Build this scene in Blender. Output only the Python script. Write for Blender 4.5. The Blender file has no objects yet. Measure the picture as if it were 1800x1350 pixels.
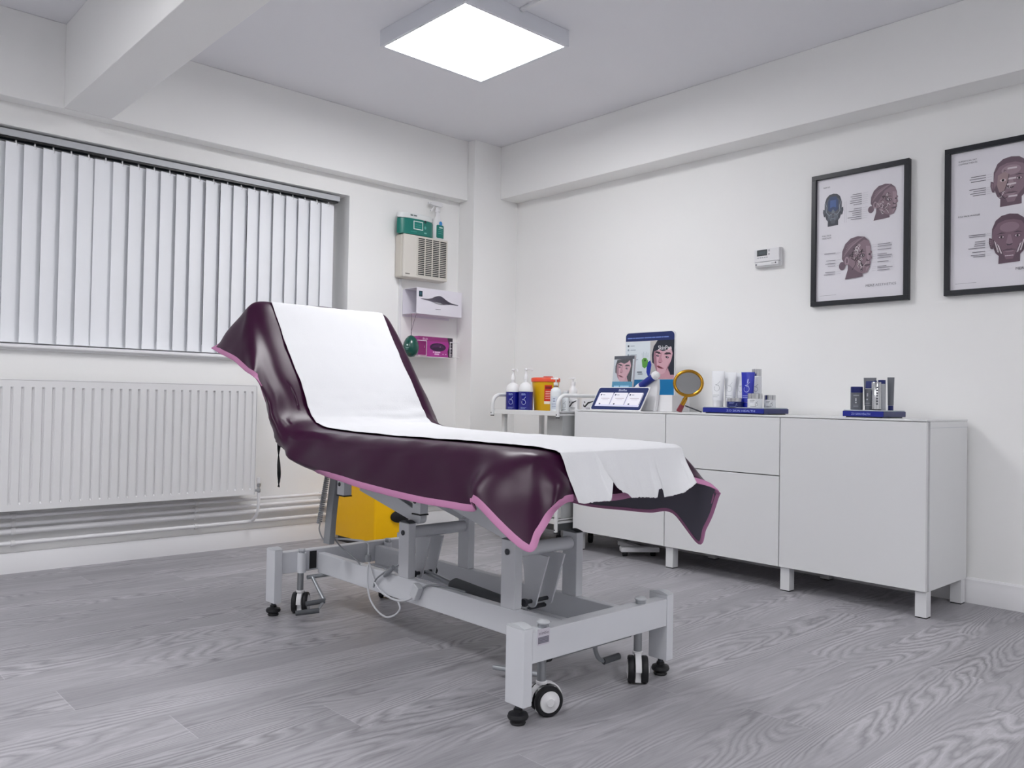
import bpy, bmesh, math, random
from mathutils import Vector, Matrix, noise
random.seed(7)
SC = bpy.context.scene
COL = SC.collection
PI = math.pi

# ---------------------------------------------------------------- camera
YAW, PITCH, ROLL = math.radians(47.35282), math.radians(1.04746), math.radians(1.03684)
FOCAL_PX = 1445.28
cam_f = Vector((-math.sin(YAW) * math.cos(PITCH), math.cos(YAW) * math.cos(PITCH), math.sin(PITCH)))
cam_r = Vector((math.cos(YAW), math.sin(YAW), 0))
cam_u = cam_r.cross(cam_f)
rr = cam_r * math.cos(ROLL) + cam_u * math.sin(ROLL)
uu = -cam_r * math.sin(ROLL) + cam_u * math.cos(ROLL)
cd = bpy.data.cameras.new('camera')
cd.sensor_width = 36
cd.lens = FOCAL_PX * 36 / 1800
cd.clip_start = 0.05
cam = bpy.data.objects.new('camera', cd)
COL.objects.link(cam)
mw = Matrix.Identity(4)
for k, v in enumerate((rr, uu, -cam_f)):
    for j in range(3):
        mw[j][k] = v[j]
mw.translation = Vector((4.10185, -3.67268, 0.79538))
cam.matrix_world = mw
SC.camera = cam

# ---------------------------------------------------------------- world, exposure
w = bpy.data.worlds.new('world')
SC.world = w
w.use_nodes = True
w.node_tree.nodes['Background'].inputs[0].default_value = (0.02, 0.03, 0.05, 1)
w.node_tree.nodes['Background'].inputs[1].default_value = 0.15
SC.view_settings.view_transform = 'Standard'
SC.view_settings.look = 'None'
SC.view_settings.exposure = 0.78
SC.view_settings.gamma = 1
SC.view_settings.use_curve_mapping = False
SC.cycles.max_bounces = 10
SC.cycles.diffuse_bounces = 7
SC.cycles.use_denoising = True
PANEL_STRENGTH = 14.0          # shared by all ceiling panels, the added fill panels included
PANEL_COLOUR = (0.985, 0.982, 1.0, 1)

# ---------------------------------------------------------------- helpers
def lin(h):
    if isinstance(h, (tuple, list)):
        return tuple(h[:3])
    h = h.lstrip('#')
    out = []
    for i in (0, 2, 4):
        c = int(h[i:i + 2], 16) / 255
        out.append(c / 12.92 if c <= 0.04045 else ((c + 0.055) / 1.055) ** 2.4)
    return tuple(out)

def mat(name, colour, rough=0.5, metal=0.0, coat=0.0, bump=0.0, bscale=200.0, mottle=0.0, mscale=3.0, spec=0.5, trans=0.0):
    m = bpy.data.materials.new(name)
    m.use_nodes = True
    nt = m.node_tree
    b = nt.nodes['Principled BSDF']
    c = lin(colour)
    b.inputs['Base Color'].default_value = (*c, 1)
    b.inputs['Roughness'].default_value = rough
    b.inputs['Metallic'].default_value = metal
    b.inputs['Coat Weight'].default_value = coat
    b.inputs['Specular IOR Level'].default_value = spec
    b.inputs['Transmission Weight'].default_value = trans
    tc = nt.nodes.new('ShaderNodeTexCoord')
    if mottle:
        n = nt.nodes.new('ShaderNodeTexNoise')
        n.inputs['Scale'].default_value = mscale
        n.inputs['Detail'].default_value = 4
        nt.links.new(tc.outputs['Object'], n.inputs['Vector'])
        mx = nt.nodes.new('ShaderNodeMix')
        mx.data_type = 'RGBA'
        mx.inputs[6].default_value = (*[max(0, v * (1 - mottle)) for v in c], 1)
        mx.inputs[7].default_value = (*[min(1, v * (1 + mottle)) for v in c], 1)
        nt.links.new(n.outputs['Fac'], mx.inputs[0])
        nt.links.new(mx.outputs[2], b.inputs['Base Color'])
    if bump:
        n2 = nt.nodes.new('ShaderNodeTexNoise')
        n2.inputs['Scale'].default_value = bscale
        n2.inputs['Detail'].default_value = 3
        nt.links.new(tc.outputs['Object'], n2.inputs['Vector'])
        bp = nt.nodes.new('ShaderNodeBump')
        bp.inputs['Strength'].default_value = bump
        bp.inputs['Distance'].default_value = 0.002
        nt.links.new(n2.outputs['Fac'], bp.inputs['Height'])
        nt.links.new(bp.outputs['Normal'], b.inputs['Normal'])
    return m

def W(o):
    v = Vector((0, 0, 0))
    while o is not None:
        v = v + Vector(o.location)
        o = o.parent
    return v

def tag(o, label=None, cat=None, group=None, kind=None):
    if label: o['label'] = label
    if cat: o['category'] = cat
    if group: o['group'] = group
    if kind: o['kind'] = kind
    return o

def thing(name, label, cat, loc=(0, 0, 0), group=None):
    o = bpy.data.objects.new(name, None)
    o.empty_display_size = 0.05
    COL.objects.link(o)
    o.location = loc
    return tag(o, label, cat, group)

class M:
    """collects shapes in world coordinates, builds ONE mesh object"""
    def __init__(s):
        s.v = []; s.f = []; s.mi = []; s.m = 0
    def add(s, vs, fs):
        o = len(s.v)
        s.v += [Vector(p) for p in vs]
        for f in fs:
            s.f.append([o + i for i in f]); s.mi.append(s.m)
        return s
    def box(s, x0, x1, y0, y1, z0, z1):
        x0, x1 = min(x0, x1), max(x0, x1); y0, y1 = min(y0, y1), max(y0, y1); z0, z1 = min(z0, z1), max(z0, z1)
        return s.add([(x0, y0, z0), (x1, y0, z0), (x1, y1, z0), (x0, y1, z0), (x0, y0, z1), (x1, y0, z1), (x1, y1, z1), (x0, y1, z1)],
                     [(3, 2, 1, 0), (4, 5, 6, 7), (0, 1, 5, 4), (1, 2, 6, 5), (2, 3, 7, 6), (3, 0, 4, 7)])
    def obox(s, c, size, rot=None):
        R = rot if rot is not None else Matrix.Identity(3)
        a, b, d = [k / 2 for k in size]
        P = [Vector(c) + R @ Vector((x, y, z)) for z in (-d, d) for x, y in ((-a, -b), (a, -b), (a, b), (-a, b))]
        return s.add(P, [(3, 2, 1, 0), (4, 5, 6, 7), (0, 1, 5, 4), (1, 2, 6, 5), (2, 3, 7, 6), (3, 0, 4, 7)])
    def loft(s, rings, closed=True, caps=(True, True)):
        n = len(rings[0]); vs = [p for r in rings for p in r]; fs = []
        for i in range(len(rings) - 1):
            for j in range(n if closed else n - 1):
                k = (j + 1) % n
                fs.append((i * n + j, i * n + k, (i + 1) * n + k, (i + 1) * n + j))
        if caps[0]: fs.append(tuple(reversed(range(n))))
        if caps[1]: fs.append(tuple((len(rings) - 1) * n + j for j in range(n)))
        return s.add(vs, fs)
    def tube(s, path, r, n=12, closed=False, caps=True, flat=None):
        P = [Vector(p) for p in path]
        rad = r if isinstance(r, (list, tuple)) else [r] * len(P)
        rings = []; prev = None
        for i, p in enumerate(P):
            if closed: t = (P[(i + 1) % len(P)] - P[i - 1]).normalized()
            elif i == 0: t = (P[1] - P[0]).normalized()
            elif i == len(P) - 1: t = (P[-1] - P[-2]).normalized()
            else: t = ((P[i + 1] - p).normalized() + (p - P[i - 1]).normalized()).normalized()
            if prev is None:
                a = Vector((0, 0, 1)) if abs(t.z) < 0.9 else Vector((0, 1, 0))
                u = t.cross(a).normalized()
            else:
                u = (prev - t * prev.dot(t)).normalized()
            prev = u
            vv = t.cross(u)
            fl = flat or 1
            rings.append([p + (u * math.cos(2 * PI * k / n) + vv * math.sin(2 * PI * k / n) * fl) * rad[i] for k in range(n)])
        if closed:
            rings.append(rings[0])
        return s.loft(rings, caps=(caps and not closed, caps and not closed))
    def lathe(s, prof, c=(0, 0, 0), n=24, axis=None, sx=1, sy=1):
        c = Vector(c)
        if axis is None: R = Matrix.Identity(3)
        else: R = Vector(axis).normalized().to_track_quat('Z', 'Y').to_matrix()
        rings = [[c + R @ Vector((max(r, 1e-5) * sx * math.cos(2 * PI * k / n), max(r, 1e-5) * sy * math.sin(2 * PI * k / n), z)) for k in range(n)] for r, z in prof]
        return s.loft(rings)
    def prism(s, poly, axis, a, b):
        """poly of 2D points, extruded along axis; x->(y,z)  y->(x,z)  z->(x,y)"""
        def P(q, t):
            return {'x': (t, q[0], q[1]), 'y': (q[0], t, q[1]), 'z': (q[0], q[1], t)}[axis]
        n = len(poly)
        vs = [P(q, a) for q in poly] + [P(q, b) for q in poly]
        fs = [tuple(range(n)), tuple(reversed(range(n, 2 * n)))] + [((i + 1) % n, i, i + n, (i + 1) % n + n) for i in range(n)]
        return s.add(vs, fs)
    def build(s, name, mats, parent=None, origin=None, bevel=0, smooth=40, seg=2, kind=None):
        me = bpy.data.meshes.new(name)
        if parent is not None: org = W(parent)
        else: org = Vector(origin) if origin is not None else Vector((0, 0, 0))
        me.from_pydata([tuple(v - org) for v in s.v], [], s.f)
        for m in (mats if isinstance(mats, (list, tuple)) else [mats]): me.materials.append(m)
        for p, k in zip(me.polygons, s.mi): p.material_index = k
        bm = bmesh.new(); bm.from_mesh(me)
        bmesh.ops.recalc_face_normals(bm, faces=bm.faces)
        bm.to_mesh(me); bm.free()
        if smooth:
            for p in me.polygons: p.use_smooth = True
            me.set_sharp_from_angle(angle=math.radians(smooth))
        me.update()
        o = bpy.data.objects.new(name, me)
        COL.objects.link(o)
        if parent is not None: o.parent = parent
        else: o.location = org
        if bevel:
            md = o.modifiers.new('bevel', 'BEVEL'); md.width = bevel; md.segments = seg; md.limit_method = 'ANGLE'; md.angle_limit = math.radians(40); md.harden_normals = True
        if kind: o['kind'] = kind
        return o

def copy_tree(o, parent=None):
    c = o.copy(); COL.objects.link(c); c.parent = parent
    for ch in list(o.children):
        copy_tree(ch, c)
    return c

def arc(c, r, a0, a1, n, u=(1, 0, 0), v=(0, 0, 1)):
    c = Vector(c); u = Vector(u); v = Vector(v)
    return [c + (u * math.cos(a0 + (a1 - a0) * i / n) + v * math.sin(a0 + (a1 - a0) * i / n)) * r for i in range(n + 1)]

def cr(P, n=8):
    """Catmull-Rom through points"""
    P = [Vector(p) for p in P]; out = []
    for i in range(len(P) - 1):
        a = P[i - 1] if i else P[0] * 2 - P[1]
        b, c = P[i], P[i + 1]
        d = P[i + 2] if i + 2 < len(P) else P[-1] * 2 - P[-2]
        for k in range(n):
            t = k / n
            out.append(0.5 * ((2 * b) + (c - a) * t + (2 * a - 5 * b + 4 * c - d) * t * t + (3 * b - a - 3 * c + d) * t ** 3))
    out.append(P[-1])
    return out

# flat printed artwork (posters, labels, signs): coloured shapes in ONE mesh
print_mat = bpy.data.materials.new('printed_ink'); print_mat.use_nodes = True
_nt = print_mat.node_tree
_at = _nt.nodes.new('ShaderNodeAttribute'); _at.attribute_name = 'ink'
_nt.links.new(_at.outputs['Color'], _nt.nodes['Principled BSDF'].inputs['Base Color'])
_nt.nodes['Principled BSDF'].inputs['Roughness'].default_value = 0.45
FONT_CACHE = {}
def text_mesh(s, bold=False):
    key = s
    if key in FONT_CACHE: return FONT_CACHE[key]
    cu = bpy.data.curves.new('lettering', 'FONT'); cu.body = s; cu.resolution_u = 2; cu.size = 1
    ob = bpy.data.objects.new('lettering', cu); COL.objects.link(ob)
    dg = bpy.context.evaluated_depsgraph_get(); dg.update()
    me = bpy.data.meshes.new_from_object(ob.evaluated_get(dg))
    vs = [(v.co.x, v.co.y) for v in me.vertices]; fs = [tuple(p.vertices) for p in me.polygons]
    bpy.data.objects.remove(ob); bpy.data.curves.remove(cu); bpy.data.meshes.remove(me)
    wd = max([v[0] for v in vs] + [1e-3])
    FONT_CACHE[key] = (vs, fs, wd)
    return FONT_CACHE[key]

class Print:
    def __init__(s): s.p = []; s.layer = 0
    def poly(s, pts, col):
        s.layer += 1
        s.p.append(([tuple(q) for q in pts], [tuple(range(len(pts)))], lin(col), s.layer)); return s
    def rect(s, x0, y0, x1, y1, col):
        # upright strips, so that the ink follows a curved surface
        n = max(1, min(10, math.ceil(abs(x1 - x0) / 0.005))) if abs(x1 - x0) < 0.08 else 1
        s.layer += 1
        vs = [(x0 + (x1 - x0) * k / n, y) for k in range(n + 1) for y in (y0, y1)]
        s.p.append((vs, [(2 * k, 2 * k + 2, 2 * k + 3, 2 * k + 1) for k in range(n)], lin(col), s.layer)); return s
    def rrect(s, x0, y0, x1, y1, r, col, n=5):
        pts = []
        for cx, cy, a in ((x1 - r, y0 + r, -PI / 2), (x1 - r, y1 - r, 0), (x0 + r, y1 - r, PI / 2), (x0 + r, y0 + r, PI)):
            pts += [(cx + r * math.cos(a + PI / 2 * k / n), cy + r * math.sin(a + PI / 2 * k / n)) for k in range(n + 1)]
        return s.poly(pts, col)
    def ell(s, cx, cy, rx, ry, col, n=20, rot=0, a0=0, a1=2 * PI):
        full = abs(a1 - a0 - 2 * PI) < 1e-6
        m = n if full else n + 1
        pts = []
        for k in range(m):
            a = a0 + (a1 - a0) * k / n
            x, y = rx * math.cos(a), ry * math.sin(a)
            pts.append((cx + x * math.cos(rot) - y * math.sin(rot), cy + x * math.sin(rot) + y * math.cos(rot)))
        if full:
            s.layer += 1
            s.p.append((pts + [(cx, cy)], [(k, (k + 1) % m, m) for k in range(m)], lin(col), s.layer)); return s
        return s.poly(pts, col)
    def line(s, pts, wd, col):
        s.layer += 1
        vs, fs = [], []
        for i in range(len(pts) - 1):
            a, b = Vector(pts[i]), Vector(pts[i + 1]); d = (b - a)
            if d.length < 1e-9: continue
            d.normalize(); nrm = Vector((-d.y, d.x)) * wd / 2; o = len(vs)
            vs += [tuple(a - nrm), tuple(b - nrm), tuple(b + nrm), tuple(a + nrm)]; fs.append((o, o + 1, o + 2, o + 3))
        s.p.append((vs, fs, lin(col), s.layer)); return s
    def ring(s, cx, cy, r, wd, col, n=18, a0=0, a1=2 * PI, ry=None):
        ry = ry or r
        return s.line([(cx + r * math.cos(a0 + (a1 - a0) * k / n), cy + ry * math.sin(a0 + (a1 - a0) * k / n)) for k in range(n + 1)], wd, col)
    def text(s, t, x, y, size, col, width=None, align='l'):
        vs, fs, wd = text_mesh(t)
        sx = width / wd if width else size
        x0 = x - (wd * sx / 2 if align == 'c' else wd * sx if align == 'r' else 0)
        s.layer += 1
        s.p.append(([(x0 + v[0] * sx, y + v[1] * size) for v in vs], fs, lin(col), s.layer)); return s
    def bars(s, x, y, h, widths, col, gap_=0.35):
        # a line of print too small to read, word by word
        for w_ in widths:
            s.rect(x, y, x + w_, y + h, col); x += w_ + h * gap_ * 1.6
        return s
    def build(s, name, f, parent=None, gap=0.00003, material=None, origin=None, label=None):
        """f(x, y, lift) -> world point"""
        vs, fs, cols = [], [], []
        org = W(parent) if parent is not None else Vector(origin)
        for P, F, c, L in s.p:
            o = len(vs)
            vs += [tuple(Vector(f(q[0], q[1], L * gap)) - org) for q in P]
            for g in F:
                fs.append(tuple(o + i for i in g)); cols.append(c)
        me = bpy.data.meshes.new(name); me.from_pydata(vs, [], fs)
        ca = me.color_attributes.new('ink', 'FLOAT_COLOR', 'CORNER')
        for p in me.polygons:
            for li in p.loop_indices: ca.data[li].color = (*cols[p.index], 1)
        me.materials.append(material or print_mat)
        o = bpy.data.objects.new(name, me); COL.objects.link(o)
        if parent is not None: o.parent = parent
        else: o.location = org
        if label: o['label'] = label
        return o

def plane_map(o, u, v):
    o, u, v = Vector(o), Vector(u), Vector(v); n = u.cross(v).normalized()
    return lambda x, y, h: o + u * x + v * y + n * h
def cyl_map(c, r, a0, z0):
    """x is arc length from the middle, y height"""
    c = Vector(c)
    return lambda x, y, h: Vector((c.x + (r + 0.0004 + h) * math.cos(a0 + x / r), c.y + (r + 0.0004 + h) * math.sin(a0 + x / r), z0 + y))

# ---------------------------------------------------------------- materials
wall_m = mat('painted_plaster', '#eeeeed', 0.75, bump=0.05, bscale=120, mottle=0.012, mscale=1.5)
ceil_m = mat('ceiling_paint', '#e6e6ea', 0.8, bump=0.04, bscale=90)
gloss_white = mat('gloss_white_paint', '#e6e6e8', 0.3)
frame_m = mat('light_grey_powder_coat', '#d3d5da', 0.38, spec=0.5)
frame_cap_m = mat('grey_end_cap', '#c9ccd0', 0.5)
chrome_m = mat('brushed_steel', '#b9bcc0', 0.3, 1.0)
dsteel_m = mat('dark_steel', '#4b4d52', 0.45, 0.8)
rubber_m = mat('black_rubber', '#0b0c12', 0.55)
wheelwhite_m = mat('white_wheel_plastic', '#dcdcde', 0.4)
grip_m = mat('grey_rubber_grip', '#55585c', 0.7)
white_pl = mat('white_plastic', '#e3e3e5', 0.35)
panel_m = mat('cabinet_lacquer', '#dfe0e1', 0.35)
navy_m = mat('navy_plastic', '#06185f', 0.3)
blue_m = mat('royal_blue_plastic', '#0a1fb0', 0.3, coat=0.3)
black_m = mat('black_plastic', '#0a0b10', 0.4)

# ---------------------------------------------------------------- floor material: vinyl planks running along y
def floor_material():
    m = bpy.data.materials.new('grey_oak_vinyl_planks'); m.use_nodes = True
    nt = m.node_tree; N = nt.nodes; L = nt.links; b = N['Principled BSDF']
    def math_(op, a, c=None):
        n = N.new('ShaderNodeMath'); n.operation = op
        for i, x in enumerate((a, c)):
            if x is None: continue
            if isinstance(x, (int, float)): n.inputs[i].default_value = x
            else: L.new(x, n.inputs[i])
        return n.outputs[0]
    tc = N.new('ShaderNodeTexCoord'); sp = N.new('ShaderNodeSeparateXYZ'); L.new(tc.outputs['Object'], sp.inputs[0])
    X, Y = sp.outputs[0], sp.outputs[1]
    u = math_('DIVIDE', math_('SUBTRACT', X, 0.057), 0.18)
    iu = math_('FLOOR', u); fu = math_('FRACT', u)
    wn = N.new('ShaderNodeTexWhiteNoise'); wn.noise_dimensions = '1D'; L.new(iu, wn.inputs['W'])
    v = math_('ADD', math_('DIVIDE', Y, 1.22), wn.outputs['Value'])
    iv = math_('FLOOR', v); fv = math_('FRACT', v)
    cv = N.new('ShaderNodeCombineXYZ'); L.new(iu, cv.inputs[0]); L.new(iv, cv.inputs[1])
    w2 = N.new('ShaderNodeTexWhiteNoise'); w2.noise_dimensions = '2D'; L.new(cv.outputs[0], w2.inputs['Vector'])
    rnd = w2.outputs['Value']
    # contour-line grain
    g = N.new('ShaderNodeCombineXYZ')
    L.new(math_('MULTIPLY', X, 6.5), g.inputs[0]); L.new(math_('MULTIPLY', Y, 0.85), g.inputs[1]); L.new(math_('MULTIPLY', rnd, 37.0), g.inputs[2])
    n1 = N.new('ShaderNodeTexNoise'); n1.inputs['Scale'].default_value = 1.0; n1.inputs['Detail'].default_value = 1.2; n1.inputs['Roughness'].default_value = 0.35
    L.new(g.outputs[0], n1.inputs['Vector'])
    g2 = N.new('ShaderNodeCombineXYZ')
    L.new(math_('MULTIPLY', X, 55), g2.inputs[0]); L.new(math_('MULTIPLY', Y, 14), g2.inputs[1]); L.new(math_('MULTIPLY', rnd, 11.0), g2.inputs[2])
    n2 = N.new('ShaderNodeTexNoise'); n2.inputs['Scale'].default_value = 1.0; n2.inputs['Detail'].default_value = 2
    L.new(g2.outputs[0], n2.inputs['Vector'])
    ph = math_('ADD', math_('MULTIPLY', n1.outputs['Fac'], 30.0), math_('MULTIPLY', n2.outputs['Fac'], 0.9))
    tri = math_('ABSOLUTE', math_('SUBTRACT', math_('FRACT', ph), 0.5))       # 0..0.5
    r1 = N.new('ShaderNodeValToRGB'); L.new(math_('MULTIPLY', tri, 2.0), r1.inputs[0])
    r1.color_ramp.elements[0].position = 0.0; r1.color_ramp.elements[0].color = (0, 0, 0, 1)
    r1.color_ramp.elements[1].position = 0.55; r1.color_ramp.elements[1].color = (1, 1, 1, 1)
    # where the grain is strong
    g3 = N.new('ShaderNodeCombineXYZ')
    L.new(math_('MULTIPLY', X, 9.0), g3.inputs[0]); L.new(math_('MULTIPLY', Y, 1.1), g3.inputs[1]); L.new(math_('MULTIPLY', rnd, 91.0), g3.inputs[2])
    n3 = N.new('ShaderNodeTexNoise'); n3.inputs['Scale'].default_value = 1.0; n3.inputs['Detail'].default_value = 2
    L.new(g3.outputs[0], n3.inputs['Vector'])
    r3 = N.new('ShaderNodeValToRGB'); L.new(n3.outputs['Fac'], r3.inputs[0])
    r3.color_ramp.elements[0].position = 0.42; r3.color_ramp.elements[0].color = (0.12, 0.12, 0.12, 1)
    r3.color_ramp.elements[1].position = 0.60; r3.color_ramp.elements[1].color = (1, 1, 1, 1)
    # fine fibres
    g4 = N.new('ShaderNodeCombineXYZ')
    L.new(math_('MULTIPLY', X, 240), g4.inputs[0]); L.new(math_('MULTIPLY', Y, 9), g4.inputs[1]); L.new(math_('MULTIPLY', rnd, 5.0), g4.inputs[2])
    n4 = N.new('ShaderNodeTexNoise'); n4.inputs['Scale'].default_value = 1.0; n4.inputs['Detail'].default_value = 3
    L.new(g4.outputs[0], n4.inputs['Vector'])
    grain = math_('MULTIPLY', math_('SUBTRACT', 1.0, r1.outputs[0]), r3.outputs[0])
    val = math_('ADD', 0.338, math_('MULTIPLY', math_('SUBTRACT', rnd, 0.5), 0.06))
    val = math_('ADD', val, math_('MULTIPLY', math_('SUBTRACT', n3.outputs['Fac'], 0.5), 0.24))
    val = math_('ADD', val, math_('MULTIPLY', math_('SUBTRACT', n4.outputs['Fac'], 0.5), 0.16))
    val = math_('SUBTRACT', val, math_('MULTIPLY', grain, 0.14))
    val = math_('ADD', val, math_('MULTIPLY', math_('MULTIPLY', math_('GREATER_THAN', tri, 0.40), r3.outputs[0]), 0.05))
    # seams
    e1 = math_('LESS_THAN', math_('MINIMUM', fu, math_('SUBTRACT', 1.0, fu)), 0.006)
    e2 = math_('LESS_THAN', math_('MINIMUM', fv, math_('SUBTRACT', 1.0, fv)), 0.0010)
    val = math_('SUBTRACT', val, math_('MULTIPLY', e1, 0.02))
    val = math_('ADD', val, math_('MULTIPLY', e2, 0.09))
    cc = N.new('ShaderNodeCombineColor')
    L.new(math_('MULTIPLY', val, 0.985), cc.inputs[0]); L.new(math_('MULTIPLY', val, 0.965), cc.inputs[1]); L.new(math_('MULTIPLY', val, 1.03), cc.inputs[2])
    L.new(cc.outputs[0], b.inputs['Base Color'])
    L.new(math_('ADD', 0.40, math_('MULTIPLY', n4.outputs['Fac'], 0.12)), b.inputs['Roughness'])
    bp = N.new('ShaderNodeBump'); bp.inputs['Strength'].default_value = 0.25; bp.inputs['Distance'].default_value = 0.0008
    L.new(math_('SUBTRACT', n4.outputs['Fac'], grain), bp.inputs['Height']); L.new(bp.outputs['Normal'], b.inputs['Normal'])
    return m

# ---------------------------------------------------------------- room shell
CEIL = 2.425
RX, RY = 5.6, -5.4            # far corner of the room, behind the camera
LX = -0.01                    # plane of the window wall
WY1, WY0, WZ0, WZ1 = -1.182, -3.63, 0.975, 1.948     # window opening
M().box(LX - 0.3, RX, RY, 0.2, -0.05, 0).build('floor', floor_material(), kind='structure', smooth=0)
M().box(LX - 0.3, RX, RY, 0.2, CEIL, CEIL + 0.05).build('ceiling', ceil_m, kind='structure', smooth=0)
a = M()
a.box(LX - 0.28, LX, RY, WY0, 0, CEIL).box(LX - 0.28, LX, WY1, 0.0, 0, CEIL)
a.box(LX - 0.28, LX, WY0, WY1, 0, WZ0).box(LX - 0.28, LX, WY0, WY1, WZ1, CEIL)
a.build('wall_left', wall_m, kind='structure', smooth=0)
M().box(LX - 0.28, RX, 0, 0.2, 0, CEIL).build('wall_right', wall_m, kind='structure', smooth=0)
M().box(RX, RX + 0.1, RY, 0.2, 0, CEIL).build('wall_rear', wall_m, kind='structure', smooth=0)
M().box(LX - 0.28, RX, RY - 0.1, RY, 0, CEIL).build('wall_near', wall_m, kind='structure', smooth=0)
M().box(LX, 0.14, -0.375, 0, 0, CEIL).build('trim_1', wall_m, kind='structure', bevel=0.004)          # corner column
M().box(LX, 0.075, RY, -0.375, 2.047, CEIL).build('trim_2', wall_m, kind='structure', bevel=0.004)    # bulkhead over the window
M().box(0.14, RX, -0.155, 0, 2.084, CEIL).build('trim_3', wall_m, kind='structure', bevel=0.004)      # beam on the right wall
M().box(0.075, RX, -2.695, -2.495, 2.05, CEIL).build('trim_4', wall_m, kind='structure', bevel=0.003) # ceiling beam
a = M().prism([(LX, 0), (0.012, 0), (0.012, 0.075), (0.006, 0.088), (LX, 0.088)], 'y', RY, -0.375)
a.build('baseboard_left', gloss_white, kind='structure', smooth=30)
M().prism([(0, 0), (-0.018, 0), (-0.018, 0.068), (-0.013, 0.078), (-0.013, 0.094), (-0.007, 0.102), (0, 0.102)], 'x', 0.14, RX).build('baseboard_right', gloss_white, kind='structure', smooth=30)
# window behind the blind
glass_m = mat('window_glass', '#9fb0b8', 0.05, trans=1.0)
wf = M()
fx0, fx1 = LX - 0.23, LX - 0.17
for y0, y1 in ((WY0, WY0 + 0.06), (WY1 - 0.06, WY1), (-2.50, -2.44)): wf.box(fx0, fx1, y0, y1, WZ0, WZ1)
for y0, y1 in ((WY0 + 0.06, -2.50), (-2.44, WY1 - 0.06)):
    wf.box(fx0, fx1, y0, y1, WZ0, WZ0 + 0.06).box(fx0, fx1, y0, y1, WZ1 - 0.06, WZ1)
wf = wf.build('window_1', gloss_white, kind='structure', bevel=0.004)
M().box(fx0 + 0.025, fx0 + 0.032, WY0 + 0.05, WY1 - 0.05, WZ0 + 0.05, WZ1 - 0.05).build('window_glass', glass_m, wf)
M().prism([(LX - 0.17, WZ0), (LX + 0.022, WZ0), (LX + 0.034, WZ0 + 0.008), (LX + 0.034, WZ0 + 0.014), (LX + 0.022, WZ0 + 0.022), (LX - 0.17, WZ0 + 0.022)], 'y', WY0 + 0.002, WY1 - 0.002).build('window_sill', gloss_white, wf, smooth=50)
M().prism([(LX + 0.0005, WZ0 - 0.004), (LX + 0.022, WZ0 - 0.003), (LX + 0.022, WZ0 - 0.0005), (LX + 0.0005, WZ0 - 0.0005)], 'y', WY0, -1.17).build('sill_moulding', gloss_white, wf)

# ---------------------------------------------------------------- ceiling lights
lamp_m = bpy.data.materials.new('lit_diffuser'); lamp_m.use_nodes = True
_n = lamp_m.node_tree; _p = _n.nodes['Principled BSDF']
_p.inputs['Emission Color'].default_value = PANEL_COLOUR
_p.inputs['Emission Strength'].default_value = PANEL_STRENGTH
_p.inputs['Base Color'].default_value = (0.8, 0.8, 0.8, 1)
lampframe_m = mat('lamp_housing_paint', '#dcdee4', 0.45)
def ceiling_light(cx, cy, label):
    t = thing('ceiling_light', label, 'ceiling light', (cx, cy, CEIL))
    h, z0, z1 = 0.2975, 2.352, CEIL - 0.0005
    f = M()
    i = h - 0.016
    f.box(cx - h, cx + h, cy - h, cy - i, z0, z1).box(cx - h, cx + h, cy + i, cy + h, z0, z1)
    f.box(cx - h, cx - i, cy - i, cy + i, z0, z1).box(cx + i, cx + h, cy - i, cy + i, z0, z1)
    f.box(cx - i, cx + i, cy - i, cy + i, z1 - 0.01, z1)
    f.build('frame', lampframe_m, t, bevel=0.0015)
    M().box(cx - i + 0.0005, cx + i - 0.0005, cy - i + 0.0005, cy + i - 0.0005, z0 + 0.003, z0 + 0.008).build('diffuser', lamp_m, t, smooth=0)
    return t
ceiling_light(1.31, -1.367, 'square white ceiling light panel glowing above the couch')
ceiling_light(1.70, -3.90, 'unseen fill light panel added over the radiator side, on the camera side of the beam')  # added out of view to brighten the radiator, slats and couch rail
ceiling_light(3.40, -3.90, 'square white ceiling light panel on the camera side of the beam, away from the window')
ceiling_light(4.70, -2.10, 'unseen fill light panel added past the free end of the cabinet row')  # fill put in off-camera for the cabinet fronts and right wall
tr = M().box(1.612, 3.3, -1.372, -1.352, CEIL - 0.014, CEIL - 0.0005).build('cable_trunking', gloss_white, origin=(1.612, -1.362, CEIL), bevel=0.001)
tag(tr, 'thin white cable trunking running along the ceiling from the lit panel', 'cable trunking')

# ---------------------------------------------------------------- vertical blind
slat_m = mat('blind_fabric', '#f0f2f6', 0.8, bump=0.15, bscale=900)
slat_m.node_tree.nodes['Principled BSDF'].inputs['Transmission Weight'].default_value = 0.0
rail_m = mat('blind_rail', '#b9bcc0', 0.4)
t = thing('vertical_blind', 'vertical blind of pale grey fabric slats hanging in the window recess', 'window blind', (-0.06, -2.45, 1.93))
M().box(-0.085, -0.03, -3.6, -1.232, 1.908, 1.938).build('headrail', rail_m, t, bevel=0.002)
M().box(-0.079, -0.036, -3.59, -1.24, 1.899, 1.9075).build('rail_channel', black_m, t)
def slat_mesh(y, ang, parent, name='slat'):
    s = M(); w_ = 0.0445; n = 6
    top, bot = 1.886, 1.006
    R = Matrix.Rotation(ang, 3, 'Z')
    for zz0, zz1, th in ((bot, bot + 0.038, 0.0022), (bot + 0.038, top, 0.0007)):
        rings = []
        for z in (zz0, zz1):
            a_ = []
            for k in range(n + 1):
                q = -w_ + 2 * w_ * k / n
                a_.append((q, 0.0035 * (1 - (q / w_) ** 2)))
            ring = [(p[1] + th, p[0]) for p in a_] + [(p[1] - th, p[0]) for p in reversed(a_)]
            rings.append([Vector((-0.058, y, z)) + R @ Vector((p[0], p[1], 0)) for p in ring])
        s.loft(rings)
    return s.build(name, slat_m, parent, smooth=50)
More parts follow.
